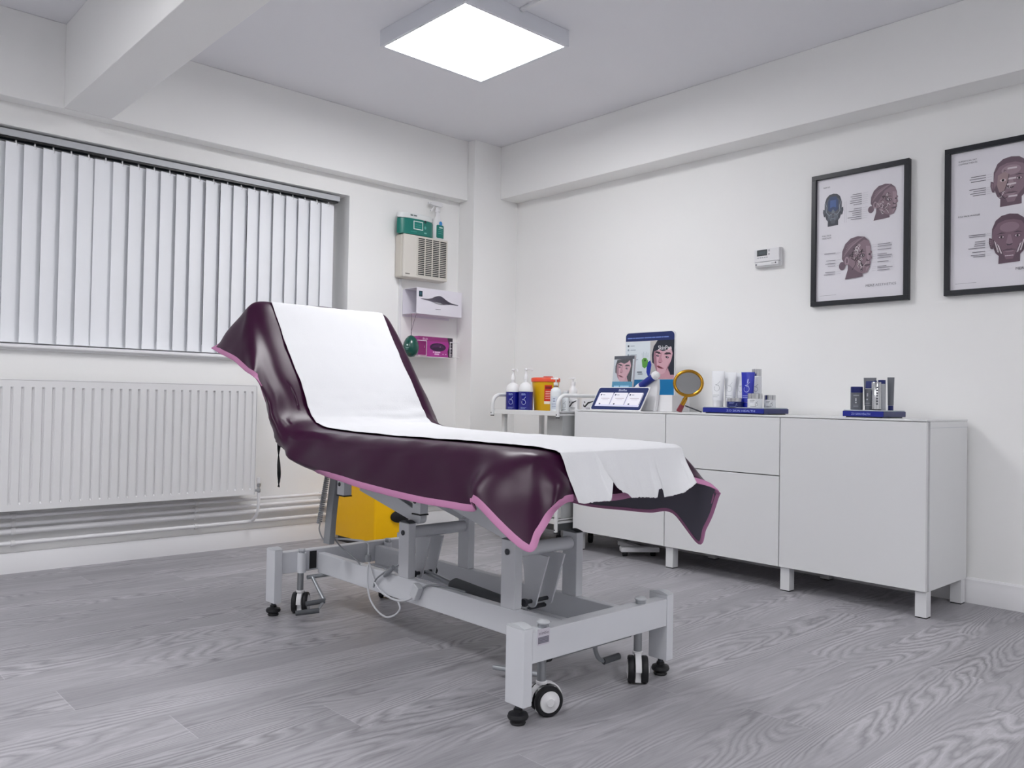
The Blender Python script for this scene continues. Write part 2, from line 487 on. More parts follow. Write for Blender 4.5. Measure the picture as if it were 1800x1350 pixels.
def hanger(y, parent):
    s = M().tube([(-0.055, y, 1.9), (-0.055, y, 1.885)], 0.0035, 8)
    s.tube(arc((-0.055, y, 1.880), 0.006, PI * .5, PI * 2.3, 8, (0, 1, 0), (0, 0, 1)), 0.0018, 6)
    return s.build('slat_hanger', white_pl, parent)
ys = [-1.292 - 0.0742 * k for k in range(31)]
for k, y in enumerate(ys):
    ang = math.radians(17 + random.uniform(-1.5, 1.5))
    if k == 16: ang = math.radians(4)
    if k == 0: ang = math.radians(10)
    slat_mesh(y + random.uniform(-0.003, 0.003), ang, t)
    hanger(y, t)

# ---------------------------------------------------------------- radiator
rad_m = mat('radiator_enamel', '#e4e4e5', 0.35)
t = thing('radiator', 'long white ribbed panel radiator on the wall under the window', 'radiator', (0.05, -2.6, 0.28))
y1, y0, z0, z1, xf = -1.772, -3.47, 0.281, 0.838, 0.100
s = M(); pitch = 0.0398
yy = y1 - 0.016; cols = [(y1, 0)]
while yy - pitch > y0 + 0.01:
    cols += [(yy, 0), (yy - 0.003, -0.008), (yy - 0.009, -0.008), (yy - 0.012, 0)]
    yy -= pitch
cols.append((y0, 0))
rows = [(z0, 0), (z0 + 0.026, 0), (z0 + 0.034, 1), (z1 - 0.036, 1), (z1 - 0.028, 0), (z1, 0)]
vs = [(xf + d * f, y, z) for z, f in rows for y, d in cols]
nc = len(cols)
s.add(vs, [(r * nc + c + 1, r * nc + c, (r + 1) * nc + c, (r + 1) * nc + c + 1) for r in range(len(rows) - 1) for c in range(nc - 1)])
s.box(xf - 0.013, xf - 0.010, y0, y1, z0, z1)
s.build('front_panel', rad_m, t, smooth=25)
b = M().box(0.036, xf - 0.014, y0 + 0.002, y1 + 0.0, z0 + 0.01, z1 - 0.003); b.build('convector_casing', rad_m, t, bevel=0.002)
M().box(0.034, xf + 0.001, y0, y1 + 0.003, z1 + 0.0005, z1 + 0.006).build('top_grille', rad_m, t, bevel=0.001)
M().box(0.034, xf + 0.002, y1 + 0.001, y1 + 0.004, z0 + 0.001, z1 - 0.001).build('side_panel', rad_m, t, bevel=0.001)
for yb in (-2.1, -3.1):
    M().box(LX + 0.0005, 0.0355, yb - 0.02, yb + 0.02, z0 + 0.08, z1 - 0.08).build('wall_bracket', rad_m, t)
v = M().lathe([(0.0, 0.335), (0.011, 0.335), (0.0125, 0.352), (0.011, 0.366), (0.0, 0.366)], (0.088, -1.742, 0), 16).build('valve_cap', white_pl, t)
v = M().lathe([(0.006, 0.29), (0.010, 0.293), (0.010, 0.305), (0.007, 0.31), (0.007, 0.318), (0.010, 0.32), (0.010, 0.334)], (0.088, -1.742, 0), 12)
v.tube([(0.088, -1.742, 0.3), (0.075, -1.7675, 0.3)], 0.007, 10)
v.build('valve', chrome_m, t)
M().tube(cr([(0.088, -1.742, 0.289), (0.088, -1.742, 0.22), (0.080, -1.744, 0.18), (0.06, -1.748, 0.155), (0.040, -1.752, 0.139)]), 0.008, 10).build('valve_pipe', gloss_white, t)
# pipes
pipe_defs = [(0.249, 0.0085, 'topmost and thinnest white pipe of the four along the window wall'),
             (0.2145, 0.009, 'second white heating pipe from the top along the window wall'),
             (0.1835, 0.0125, 'thickest white heating pipe, third from the top along the window wall'),
             (0.133, 0.0095, 'lowest white heating pipe, just above the baseboard on the window wall')]
clip_m = mat('white_pipe_clip', '#dededf', 0.4)
for z, r, lab in pipe_defs:
    px_ = LX + 0.036
    t = thing('heating_pipe', lab, 'pipe', (px_, -2.3, z), 'heating pipes under the radiator')
    M().tube([(px_, -4.6, z), (px_, -1.335, z), (px_, -1.30, z), (px_, -0.42, z)], r, 14).build('pipe', gloss_white, t)
    for yc in (-2.835, -2.04, -1.33, -3.6):
        c = M().tube([(px_, yc - 0.008, z), (px_, yc + 0.008, z)], r + 0.004, 12)
        c.box(LX + 0.0005, px_, yc - 0.007, yc + 0.007, z - 0.008, z + 0.008)
        c.build('pipe_clip', clip_m, t)

# ---------------------------------------------------------------- treatment couch
couch = thing('treatment_couch', 'adjustable treatment couch on a light grey steel frame with raised backrest', 'treatment couch', (2.0, -1.98, 0))
XF, XH = 2.66, 1.302                      # outer faces of foot and head frames
NY, FY = -2.29, -1.69                     # outer faces of the legs
def leg(xo, sgn, yo, sy):
    """60 x 30 mm tube leg with an arched cap"""
    x0, x1 = (xo - 0.065, xo) if sgn > 0 else (xo, xo + 0.065)
    y0, y1 = (yo, yo + 0.03) if sy > 0 else (yo - 0.03, yo)
    o = M().box(x0, x1, y0, y1, 0.048, 0.236).build('leg', frame_m, couch, bevel=0.0015)
    n = 8; top = [(x0 + (x1 - x0) * k / n, 0.2365 + 0.007 * math.sin(PI * k / n) + 0.002) for k in range(n + 1)]
    M().prism([(x0, 0.2365)] + top + [(x1, 0.2365)], 'y', y0, y1).build('leg_cap', frame_cap_m, o, smooth=50)
    cx, cy = (x0 + x1) / 2, (y0 + y1) / 2
    M().lathe([(0.008, 0.024), (0.008, 0.0475)], (cx, cy, 0), 12).build('levelling_bolt', dsteel_m, o)
    M().lathe([(0.0, 0.0), (0.018, 0.0), (0.020, 0.004), (0.0165, 0.010), (0.024, 0.013), (0.0265, 0.018), (0.024, 0.0255), (0.012, 0.0295), (0.011, 0.037), (0, 0.037)], (cx, cy, 0), 24).build('rubber_foot', rubber_m, o)
for xo, sg in ((XF, 1), (XH, -1)):
    leg(xo, sg, NY, 1); leg(xo, sg, FY, -1)
# cross beams between the legs
M().box(XF - 0.042, XF - 0.0015, NY + 0.0305, FY - 0.0305, 0.149, 0.226).build('cross_beam', frame_m, couch, bevel=0.0015)
M().box(XH + 0.022, XH + 0.060, NY + 0.0305, FY - 0.0305, 0.149, 0.226).build('cross_beam', frame_m, couch, bevel=0.003)
# long rails
RN0, RN1, RF0, RF1 = -2.115, -2.087, -1.865, -1.837
for y0, y1, inner in ((RN0, RN1, 1), (RF0, RF1, -1)):
    r = M().box(XH + 0.0605, XF - 0.0425, y0, y1, 0.138, 0.212)
    r.build('side_rail', frame_m, couch, bevel=0.0025)
    yi = (y1 + 0.0005) if inner > 0 else (y0 - 0.0005)
    M().box(XH + 0.062, XF - 0.044, min(yi, yi + inner * 0.022), max(yi, yi + inner * 0.022), 0.139, 0.143).build('rail_lip', frame_m, couch, bevel=0.0008)
# floor tray plate at the foot end of the frame
M().box(2.30, XF - 0.0435, RN1 + 0.024, RF0 - 0.024, 0.139, 0.1425).build('base_plate', frame_m, couch)
# uprights
UP = {}
for key, x0, x1, zt in (('head', 1.878, 1.934, 0.388), ('foot', 2.378, 2.436, 0.401)):
    for y0, y1 in ((RN0 + 0.0005, RN0 + 0.0285), (RF1 - 0.0285, RF1 - 0.0005)):
        o = M().box(x0, x1, y0, y1, 0.2122, zt).build('upright', frame_m, couch, bevel=0.002)
        n = 8; top = [(x0 + (x1 - x0) * k / n, zt + 0.001 + 0.007 * math.sin(PI * k / n)) for k in range(n + 1)]
        M().prism([(x0, zt + 0.0005)] + top + [(x1, zt + 0.0005)], 'y', y0, y1).build('upright_cap', grip_m, o, smooth=50)
        ys_ = y0 - 0.001 if y0 < -2 else y1 + 0.001
        M().lathe([(0, 0), (0.0085, 0), (0.0085, 0.003), (0.005, 0.0045), (0, 0.003)], ((x0 + x1) / 2 - 0.002, ys_, zt - 0.032), 14, axis=(0, -1 if y0 < -2 else 1, 0)).build('bolt_head', dsteel_m, o)
    xc = (x0 + x1) / 2
    UP[key] = (xc, zt - 0.032)
    M().tube([(xc, RN0 + 0.0295, zt - 0.032), (xc, RF1 - 0.0295, zt - 0.032)], 0.0195, 24).build('pivot_tube', frame_m, couch)
# hanging lever plates under the pivot tubes
def lever(xt, zt, xb, zb, w0, w1, y):
    th = 0.006
    n = 8
    poly = [(xt - w0 / 2, zt), (xt + w0 / 2, zt)] + [(xb + w1 / 2 * math.cos(-PI * k / n), zb + w1 / 2 * math.sin(-PI * k / n)) for k in range(n + 1)]
    M().prism(poly, 'y', y, y + th).build('lever_plate', frame_m, couch, bevel=0.001)
hx, hz = UP['head']; fx, fz = UP['foot']
lever(hx - 0.004, hz - 0.017, hx - 0.02, 0.213, 0.085, 0.035, -2.035)
lever(hx - 0.004, hz - 0.017, hx - 0.02, 0.213, 0.085, 0.035, -1.985)
lever(fx, fz - 0.017, fx - 0.012, 0.216, 0.11, 0.042, -2.01)
lever(fx, fz - 0.017, fx - 0.012, 0.216, 0.11, 0.042, -1.945)
M().tube([(hx - 0.02, -2.05, 0.213), (hx - 0.02, -1.97, 0.213)], 0.006, 12).build('lever_bolt', dsteel_m, couch)
M().tube([(fx - 0.012, -2.03, 0.214), (fx - 0.012, -1.93, 0.214)], 0.006, 12).build('lever_bolt', dsteel_m, couch)
for xx, yy, z_ in ((hx - 0.02, -2.056, 0.213), (fx - 0.012, -2.036, 0.214), (hx - 0.02, -1.971, 0.213), (fx - 0.012, -1.934, 0.214)):
    M().lathe([(0, -0.005), (0.012, -0.005), (0.012, 0.005), (0, 0.005)], (xx, yy, z_), 6, axis=(0, 1, 0)).build('lock_nut', dsteel_m, couch)
# actuator between them
ac = M().tube([(hx - 0.016, -2.007, 0.213), (hx + 0.13, -2.007, 0.196)], 0.009, 14)
ac.build('actuator_rod', chrome_m, couch)
M().tube([(hx + 0.12, -2.007, 0.197), (hx + 0.135, -2.007, 0.1955), (2.27, -2.007, 0.181), (2.32, -2.007, 0.178)], [0.015, 0.024, 0.024, 0.018], 18).build('actuator_motor', grip_m, couch)
M().tube([(2.32, -2.007, 0.179), (fx - 0.03, -2.007, 0.188)], 0.008, 12).build('actuator_rod', chrome_m, couch)
M().tube([(fx - 0.036, -2.007, 0.188), (fx - 0.036, -1.93, 0.188)], 0.007, 12).build('cross_pin', dsteel_m, couch)
# slanting lift arms (pairs), rising towards the head
def lift_arm(xl, zl, xu, zu, y, w_l=0.052, w_u=0.060):
    d = Vector((xu - xl, zu - zl)).normalized(); nrm = Vector((-d.y, d.x))
    if nrm.y < 0: nrm = -nrm
    P = [Vector((xl, zl)) - nrm * w_l / 2, Vector((xu, zu)) - nrm * w_u / 2, Vector((xu, zu)) + nrm * w_u / 2, Vector((xl, zl)) + nrm * w_l / 2]
    e = [Vector((xl, zl)) - d * w_l / 2 * math.sin(PI * k / 6) + nrm * w_l / 2 * math.cos(PI * k / 6) for k in range(7)]
    poly = [tuple(p) for p in (P[1], P[2])] + [tuple(p) for p in e]
    M().prism(poly, 'y', y, y + 0.026).build('lift_arm', frame_m, couch, bevel=0.002)
for y in (-2.078, -1.898):
    lift_arm(hx + 0.02, hz + 0.048, 1.585, 0.492, y, 0.04, 0.066)
    lift_arm(fx - 0.02, fz + 0.040, 2.06, 0.496, y if y < -2 else -2.035, 0.05, 0.068)
# upper frame, sub frame tubes
for y in (-2.215, -1.775):
    M().box(1.60, 2.50, y, y + 0.03, 0.535, 0.572).build('upper_rail', frame_m, couch, bevel=0.002)
for x in (1.60, 2.05, 2.46):
    M().box(x, x + 0.04, -2.184, -1.776, 0.537, 0.570).build('upper_cross_member', frame_m, couch, bevel=0.002)
M().box(1.56, 1.60, -2.078, -1.872, 0.486, 0.536).build('arm_bracket', frame_m, couch, bevel=0.002)
M().box(2.04, 2.08, -2.078, -1.872, 0.490, 0.536).build('arm_bracket', frame_m, couch, bevel=0.002)
# stub legs with black caps under the upper rail
for x0, x1, zb in ((2.088, 2.128, 0.449), (1.655, 1.700, 0.462)):
    for y0 in (-2.215, -1.775):
        o = M().box(x0, x1, y0, y0 + 0.03, zb, 0.5345).build('stub_post', frame_m, couch, bevel=0.002)
        M().box(x0 - 0.001, x1 + 0.001, y0 - 0.001, y0 + 0.031, zb - 0.004, zb - 0.0003).build('end_cap', rubber_m, o)
        M().lathe([(0, 0), (0.007, 0), (0.006, 0.003), (0, 0.003)], ((x0 + x1) / 2 - 0.006, y0 - 0.0005, zb + 0.036), 12, axis=(0, -1, 0)).build('bolt_head', dsteel_m, o)
# control box under the seat
M().box(2.16, 2.36, -2.06, -1.90, 0.470, 0.532).build('control_box', mat('control_box_plastic', '#7f8790', 0.35), couch, bevel=0.008)
# upholstery
vinyl_in = mat('plum_upholstery', '#3a1f38', 0.45)
MY0, MY1 = -2.275, -1.695
M().box(1.54, 2.675, MY0, MY1, 0.590, 0.662).build('seat_cushion', vinyl_in, couch, bevel=0.018, seg=3)
M().box(1.55, 2.60, MY0 + 0.03, MY1 - 0.03, 0.573, 0.589).build('seat_board', dsteel_m, couch)
BD = Vector((1.15 - 1.50, 0, 1.145 - 0.690)).normalized(); BN = Vector((BD.z, 0, -BD.x))   # backrest direction and outward normal
if BN.z < 0: BN = -BN
BL = 0.574
def back_pt(s_, h_, y):        # s along the backrest from the hinge, h above its surface
    p = Vector((1.50, 0, 0.690)) + BD * s_ + BN * h_
    return Vector((p.x, y, p.z))
Rb = Matrix((( BD.x, 0, BN.x), (0, 1, 0), (BD.z, 0, BN.z)))
M().obox(back_pt(0.31, -0.044, (MY0 + MY1) / 2), (0.50, MY1 - MY0, 0.06), Rb).build('backrest_cushion', vinyl_in, couch, bevel=0.015, seg=3)
M().obox(back_pt(0.30, -0.083, (MY0 + MY1) / 2), (0.46, MY1 - MY0 - 0.08, 0.016), Rb).build('backrest_board', dsteel_m, couch)
M().tube([(1.53, -2.18, 0.568), (1.53, -1.79, 0.568)], 0.013, 16).build('hinge_tube', frame_m, couch)
M().tube([(1.56, -1.985, 0.548), tuple(back_pt(0.27, -0.093, -1.985))], 0.011, 12).build('gas_strut', chrome_m, couch)

# castors
def castor(x, y, heading, short=False):
    t = M().tube([(x, y, 0.078), (x, y, 0.1485)], 0.0115, 16).build('castor_stem', mat_stem, couch)
    R = Matrix.Rotation(heading, 3, 'Z')
    off = R @ Vector((0.012, 0, 0))
    c = Vector((x, y, 0.038)) + off
    ax = R @ Vector((0, 1, 0))
    for sd in (-1, 1):
        w_ = M().lathe([(0, 0.009), (0.028, 0.009), (0.035, 0.010), (0.038, 0.014), (0.038, 0.024), (0.035, 0.028), (0.029, 0.0285), (0.028, 0.0265), (0, 0.0265)], c, 32, axis=ax * sd).build('castor_wheel', rubber_m, t)
        M().lathe([(0, 0.027), (0.0272, 0.027), (0.026, 0.0292), (0.012, 0.0305), (0.010, 0.0325), (0, 0.0325)], c, 28, axis=ax * sd).build('wheel_hub', wheelwhite_m, w_)
    fk = M()
    n = 14; rings = []
    for a_ in [PI * 0.02 + PI * 0.98 * k / n for k in range(n + 1)]:
        r0 = 0.040 if True else 0
        d = R @ Vector((math.cos(a_), 0, 0)) ; p = c + d * 0.0405 + Vector((0, 0, 0.0405 * math.sin(a_)))
        rings.append([p + ax * q * 0.0085 + (R @ Vector((math.cos(a_), 0, 0)) + Vector((0, 0, math.sin(a_)))) * h for q, h in ((-1, 0), (1, 0), (1, 0.004), (-1, 0.004))])
    fk.loft(rings)
    fk.obox(c + Vector((0, 0, 0.0)), (0.05, 0.0165, 0.062), R)
    fk.build('castor_fork', wheelwhite_m, t, bevel=0.001)
    M().lathe([(0.0145, 0.0785), (0.0145, 0.0845), (0.0125, 0.086)], (x, y, 0), 16).build('castor_collar', wheelwhite_m, t)
    return t
mat_stem = mat('zinc_stem', '#9da0a3', 0.35, 0.8)
castor(2.622, -2.190, math.radians(70))
castor(2.622, -1.805, math.radians(-47))
castor(1.372, -2.190, math.radians(140))
castor(1.372, -1.815, math.radians(140))
# knobs above the castors and the stem sleeves at the head end
for x, y in ((2.64, -2.205), (2.64, -1.818)):
    o = M().lathe([(0, 0.2265), (0.0145, 0.2265), (0.0145, 0.235), (0.0135, 0.236)], (x, y, 0), 20).build('knob_collar', chrome_m, couch)
    M().lathe([(0.0165, 0.2365), (0.017, 0.240), (0.012, 0.2445), (0, 0.246)], (x, y, 0), 20).build('knob_cap', frame_cap_m, o)
for x, y in ((1.378, -2.190), (1.378, -1.815)):
    M().tube([(x, y, 0.150), (x, y, 0.222)], 0.0155, 18).build('stem_sleeve', frame_m, couch)
    o = M().lathe([(0, 0.2225), (0.0115, 0.2225), (0.0115, 0.230)], (x, y, 0), 16).build('knob_collar', chrome_m, couch)
    M().lathe([(0.0125, 0.2305), (0.011, 0.236), (0, 0.238)], (x, y, 0), 16).build('knob_cap', frame_cap_m, o)
M().box(1.3625, 1.3655, -2.150, -2.122, 0.156, 0.220).build('black_end_plate', rubber_m, couch)
# brake bars and pedals
bar_m = mat('satin_steel_bar', '#a9adb1', 0.35, 0.6)
M().tube([(2.612, -2.175, 0.135), (2.612, -1.83, 0.135)], 0.0085, 14).build('brake_bar', bar_m, couch)
M().lathe([(0, -0.012), (0.012, -0.012), (0.012, 0.012), (0, 0.012)], (2.612, -2.165, 0.135), 14, axis=(0, 1, 0)).build('bar_bush', rubber_m, couch)
M().tube(cr([(2.60, -1.96, 0.128), (2.585, -1.945, 0.110), (2.575, -1.925, 0.085), (2.57, -1.905, 0.068), (2.572, -1.885, 0.062), (2.575, -1.86, 0.063)]), 0.0065, 12).build('brake_pedal', bar_m, couch)
M().tube([(2.573, -1.895, 0.062), (2.578, -1.835, 0.066)], 0.0095, 14).build('pedal_grip', grip_m, couch)
M().tube([(1.395, -2.175, 0.133), (1.395, -1.83, 0.133)], 0.0075, 14).build('brake_bar', bar_m, couch)
for yb in (-2.158, ):
    M().tube(cr([(1.402, yb, 0.133), (1.44, yb + 0.004, 0.095), (1.475, yb + 0.008, 0.062)]), 0.0065, 10).build('brake_pedal', bar_m, couch)
M().tube([(1.478, -2.150, 0.060), (1.462, -2.215, 0.056)], 0.009, 14).build('pedal_grip', grip_m, couch)
M().tube([(1.475, -2.152, 0.058), (1.50, -2.19, 0.038)], 0.0055, 10).build('brake_pedal', bar_m, couch)
M().tube([(1.505, -2.187, 0.037), (1.475, -2.262, 0.033)], 0.009, 14).build('pedal_grip', grip_m, couch)
M().tube([(2.34, -2.10, 0.030), (2.50, -2.06, 0.04)], 0.0075, 12).build('foot_lever', bar_m, couch)
M().tube([(2.45, -2.07, 0.040), (2.45, -2.095, 0.1375)], 0.006, 10).build('foot_lever_stem', bar_m, couch)
# sticker
p = Print()
p.rect(0, 0, 1, 1, '#c9c5cf').rect(0.06, 0.10, 0.92, 0.50, '#6d6a77')
for k in range(4): p.rect(0.10, 0.16 + k * 0.09, 0.86, 0.18 + k * 0.09, '#a5a2ae')
p.text('trimbio', 0.5, 0.64, 0.30, '#4a3350', width=0.82, align='c')
p.build('maker_sticker', plane_map((XF - 0.0009, -2.2435, 0.190), (0, 0.043, 0), (0, 0, 0.040)), couch)
# junction box and cables
M().obox((2.0, -2.1285, 0.186), (0.030, 0.022, 0.046), Matrix.Rotation(math.radians(28), 3, 'Y')).build('plug_box', frame_cap_m, couch, bevel=0.003)
cab_m = mat('grey_cable', '#8b8e93', 0.5); wcab_m = mat('pale_cable', '#c9cbd0', 0.45)
yc = -2.126
M().tube(cr([(1.545, -2.17, 0.292), (1.60, -2.14, 0.296), (1.68, -2.11, 0.294), (1.71, -2.12, 0.275), (1.718, yc, 0.248), (1.735, yc, 0.214), (1.762, yc, 0.172), (1.81, yc, 0.145), (1.89, yc, 0.137), (1.95, yc, 0.150), (1.985, yc, 0.168)]), 0.0035, 8).build('cable', wcab_m, couch)
M().tube(cr([(1.725, yc - 0.004, 0.225), (1.728, yc - 0.008, 0.17), (1.748, yc - 0.01, 0.12), (1.79, yc - 0.01, 0.088), (1.845, yc - 0.01, 0.076), (1.895, yc - 0.01, 0.092), (1.918, yc - 0.006, 0.116), (1.905, yc - 0.004, 0.135)]), 0.003, 8).build('cable', wcab_m, couch)
M().tube(cr([(2.02, -2.12, 0.199), (2.06, -2.12, 0.2155), (2.13, -2.10, 0.2175), (2.2, -2.095, 0.216)]), 0.003, 8).build('cable', cab_m, couch)
M().tube(cr([(1.905, -2.10, 0.26), (1.85, -2.125, 0.232), (1.80, yc, 0.205), (1.765, yc, 0.18), (1.755, yc, 0.155)]), 0.003, 8).build('cable', cab_m, couch)
M().tube([(1.868, yc, 0.240), (1.832, yc, 0.214), (1.818, yc, 0.204)], [0.0075, 0.009, 0.006], 10).build('inline_connector', cab_m, couch)
M().lathe([(0.0, -0.013), (0.009, -0.011), (0.012, 0), (0.009, 0.011), (0, 0.013)], (1.718, yc, 0.246), 12).build('cable_knot', cab_m, couch)
M().tube(cr([(1.575, -2.19, 0.32), (1.60, -2.16, 0.27), (1.64, -2.13, 0.235), (1.66, -2.12, 0.2155)]), 0.0028, 8).build('cable', cab_m, couch)

# hand control hanging at the head end, with its coiled lead
hc = thing('hand_control', 'slim grey hand control hanging under the couch with a coiled lead', 'hand control', (1.60, -2.2, 0.28))
M().loft([[Vector((x, y, z)) for x, y in ((cx - .02, -2.212), (cx + .02, -2.212), (cx + .02, -2.190), (cx - .02, -2.190))] for cx, z in ((1.585, 0.285), (1.60, 0.40), (1.619, 0.505), (1.624, 0.531))]).build('handset', mat('handset_grey', '#8a8d91', 0.5), hc, bevel=0.003)
pts = []
for k in range(0, 26 * 10 + 1):
    tt = k / 260; a_ = 2 * PI * k / 10
    ctr = Vector((1.618, -2.230, 0.530)).lerp(Vector((1.560, -2.226, 0.355)), tt)
    pts.append(ctr + Vector((0.0075 * math.cos(a_), 0.0075 * math.sin(a_), 0)))
M().tube(pts, 0.0024, 6).build('coiled_lead', cab_m, hc)
M().tube(cr([pts[-1], (1.556, -2.222, 0.33), (1.57, -2.215, 0.30), (1.585, -2.205, 0.293)]), 0.0024, 6).build('lead_end', cab_m, hc)

# ---------------------------------------------------------------- purple wipe-clean cover draped over the couch
CY = (MY0 + MY1) / 2
def cover_net():
    """control net, rows from the head hem to the foot hem, columns from the near hem to the far hem"""
    NYE, FYE = -2.288, -1.688
    rows = []
    def top_row(P, up=0.0):      # 5 points across the top
        return [Vector((P[0], y, P[1] + (0.004 if abs(y - CY) < 0.1 else 0))) for y in (NYE + 0.03, NYE + 0.13, CY, FYE - 0.13, FYE - 0.03)]
    def row(top, edge, mid, low, hem, fedge=None, fmid=None, flow=None, fhem=None):
        t5 = top_row(top)
        near = [Vector(hem), Vector(low), Vector(mid), Vector(edge)]
        hb = max(0.0, 1 - abs(top[0] - 1.53) / 0.28)
        def mir(p, q=None):
            i_ = [q_ is p for q_ in near][::-1].index(True)
            return Vector((near[3].x, (-1.674, -1.650 + 0.030 * hb, -1.642 + 0.030 * hb, -1.660)[i_], near[3].z - (0.0, 0.05, 0.11, 0.17)[i_]))
        far = [Vector(fedge) if fedge else mir(near[3]), Vector(fmid) if fmid else mir(near[2]), Vector(flow) if flow else mir(near[1]), Vector(fhem) if fhem else mir(near[0])]
        rows.append(near + t5 + far)
    # head flap hanging behind the backrest
    row((1.035, 0.955), (1.030, -2.30, 0.985), (1.028, -2.335, 0.990), (1.032, -2.368, 0.985), (1.04, -2.40, 0.969))
    row((1.065, 1.06), (1.060, -2.300, 1.065), (1.066, -2.338, 1.055), (1.082, -2.372, 1.015), (1.118, -2.398, 0.945))
    # top edge of the backrest
    row((1.118, 1.142), (1.122, -2.300, 1.125), (1.145, -2.330, 1.075), (1.185, -2.365, 0.995), (1.215, -2.395, 0.920))
    row((1.165, 1.134), (1.168, -2.304, 1.105), (1.20, -2.338, 1.045), (1.25, -2.372, 0.955), (1.31, -2.392, 0.880))
    row((1.26, 1.003), (1.268, -2.302, 0.985), (1.305, -2.345, 0.945), (1.36, -2.378, 0.885), (1.400, -2.382, 0.840))
    row((1.38, 0.850), (1.385, -2.300, 0.835), (1.420, -2.346, 0.795), (1.452, -2.372, 0.720), (1.320, -2.285, 0.705))
    row((1.475, 0.725), (1.475, -2.305, 0.722), (1.505, -2.354, 0.690), (1.552, -2.378, 0.622), (1.440, -2.290, 0.605))
    row((1.56, 0.686), (1.565, -2.308, 0.680), (1.600, -2.354, 0.640), (1.690, -2.378, 0.578), (1.680, -2.310, 0.548))
    row((1.70, 0.676), (1.71, -2.304, 0.668), (1.745, -2.346, 0.632), (1.800, -2.376, 0.575), (1.825, -2.372, 0.552))
    row((1.95, 0.672), (1.955, -2.304, 0.664), (1.975, -2.342, 0.628), (2.02, -2.370, 0.578), (2.07, -2.385, 0.535))
    row((2.20, 0.672), (2.20, -2.304, 0.664), (2.215, -2.336, 0.622), (2.25, -2.364, 0.570), (2.31, -2.385, 0.523),
        fhem=(2.20, -1.60, 0.445), flow=(2.2, -1.615, 0.53), fmid=(2.2, -1.63, 0.61))
    row((2.40, 0.672), (2.395, -2.304, 0.662), (2.41, -2.336, 0.618), (2.44, -2.358, 0.570), (2.48, -2.385, 0.523),
        fhem=(2.42, -1.61, 0.449), flow=(2.42, -1.625, 0.53), fmid=(2.42, -1.64, 0.61))
    row((2.50, 0.671), (2.495, -2.302, 0.661), (2.505, -2.332, 0.616), (2.525, -2.358, 0.570), (2.570, -2.380, 0.524),
        fedge=(2.50, -1.672, 0.655), fmid=(2.50, -1.640, 0.600), flow=(2.51, -1.618, 0.52), fhem=(2.51, -1.612, 0.453))
    row((2.575, 0.670), (2.600, -2.304, 0.658), (2.600, -2.352, 0.622), (2.592, -2.388, 0.580), (2.598, -2.404, 0.548),
        fedge=(2.57, -1.672, 0.655), fmid=(2.58, -1.640, 0.600), flow=(2.60, -1.618, 0.52), fhem=(2.60, -1.615, 0.461))
    row((2.655, 0.667), (2.668, -2.292, 0.648), (2.680, -2.318, 0.600), (2.708, -2.352, 0.530), (2.757, -2.385, 0.456),
        fedge=(2.655, -1.680, 0.645), fmid=(2.680, -1.652, 0.585), flow=(2.690, -1.630, 0.490), fhem=(2.698, -1.622, 0.383))
    # the rows below hang in front of the foot end
    rows.append([Vector(q) for q in (
        (2.760, -2.340, 0.490), (2.732, -2.312, 0.545), (2.708, -2.290, 0.605), (2.694, -2.268, 0.645),
        (2.696, -2.235, 0.653), (2.696, -2.12, 0.657), (2.697, CY, 0.658), (2.696, -1.83, 0.656), (2.696, -1.735, 0.650),
        (2.700, -1.705, 0.640), (2.722, -1.672, 0.590), (2.730, -1.650, 0.510), (2.728, -1.632, 0.430))])
    rows.append([Vector(q) for q in (
        (2.758, -2.298, 0.532), (2.752, -2.280, 0.562), (2.745, -2.262, 0.595), (2.728, -2.238, 0.615),
        (2.714, -2.200, 0.618), (2.708, -2.10, 0.620), (2.708, CY, 0.620), (2.708, -1.85, 0.620), (2.715, -1.765, 0.618),
        (2.730, -1.725, 0.610), (2.755, -1.690, 0.580), (2.765, -1.665, 0.535), (2.762, -1.648, 0.480))])
    rows.append([Vector(q) for q in (
        (2.748, -2.248, 0.552), (2.742, -2.235, 0.566), (2.738, -2.215, 0.576), (2.728, -2.195, 0.580),
        (2.722, -2.170, 0.580), (2.712, -2.08, 0.580), (2.712, CY, 0.580), (2.714, -1.87, 0.585), (2.728, -1.795, 0.596),
        (2.748, -1.755, 0.594), (2.775, -1.715, 0.578), (2.790, -1.688, 0.558), (2.790, -1.668, 0.528))])
    rows.append([Vector(q) for q in (
        (2.736, -2.205, 0.553), (2.733, -2.195, 0.556), (2.730, -2.185, 0.553), (2.726, -2.170, 0.549),
        (2.722, -2.140, 0.545), (2.714, -2.05, 0.541), (2.712, CY, 0.541), (2.715, -1.88, 0.552), (2.733, -1.812, 0.574),
        (2.755, -1.768, 0.578), (2.785, -1.725, 0.569), (2.803, -1.695, 0.556), (2.803, -1.678, 0.542))])
    return rows
def cr1(a, b, c, d, t):
    return 0.5 * ((2 * b) + (c - a) * t + (2 * a - 5 * b + 4 * c - d) * t * t + (3 * b - a - 3 * c + d) * t ** 3)
def dense(net, k):
    def ref(row):
        out = []
        for i in range(len(row) - 1):
            a = row[i - 1] if i else row[0] * 2 - row[1]
            d = row[i + 2] if i + 2 < len(row) else row[-1] * 2 - row[-2]
            out += [cr1(a, row[i], row[i + 1], d, q / k) for q in range(k)]
        return out + [row[-1]]
    R1 = [ref(r) for r in net]
    cols = [ref([r[j] for r in R1]) for j in range(len(R1[0]))]
    return [[cols[j][i] for j in range(len(cols))] for i in range(len(cols[0]))]
cover_m = mat('plum_vinyl', '#300b29', 0.33, spec=0.22, bump=0.03, bscale=500)
cover_back_m = mat('charcoal_backing', '#686672', 0.85)
hem_m = mat('pink_binding', '#b97ba3', 0.6, bump=0.1, bscale=700)
G = dense(cover_net(), 7)
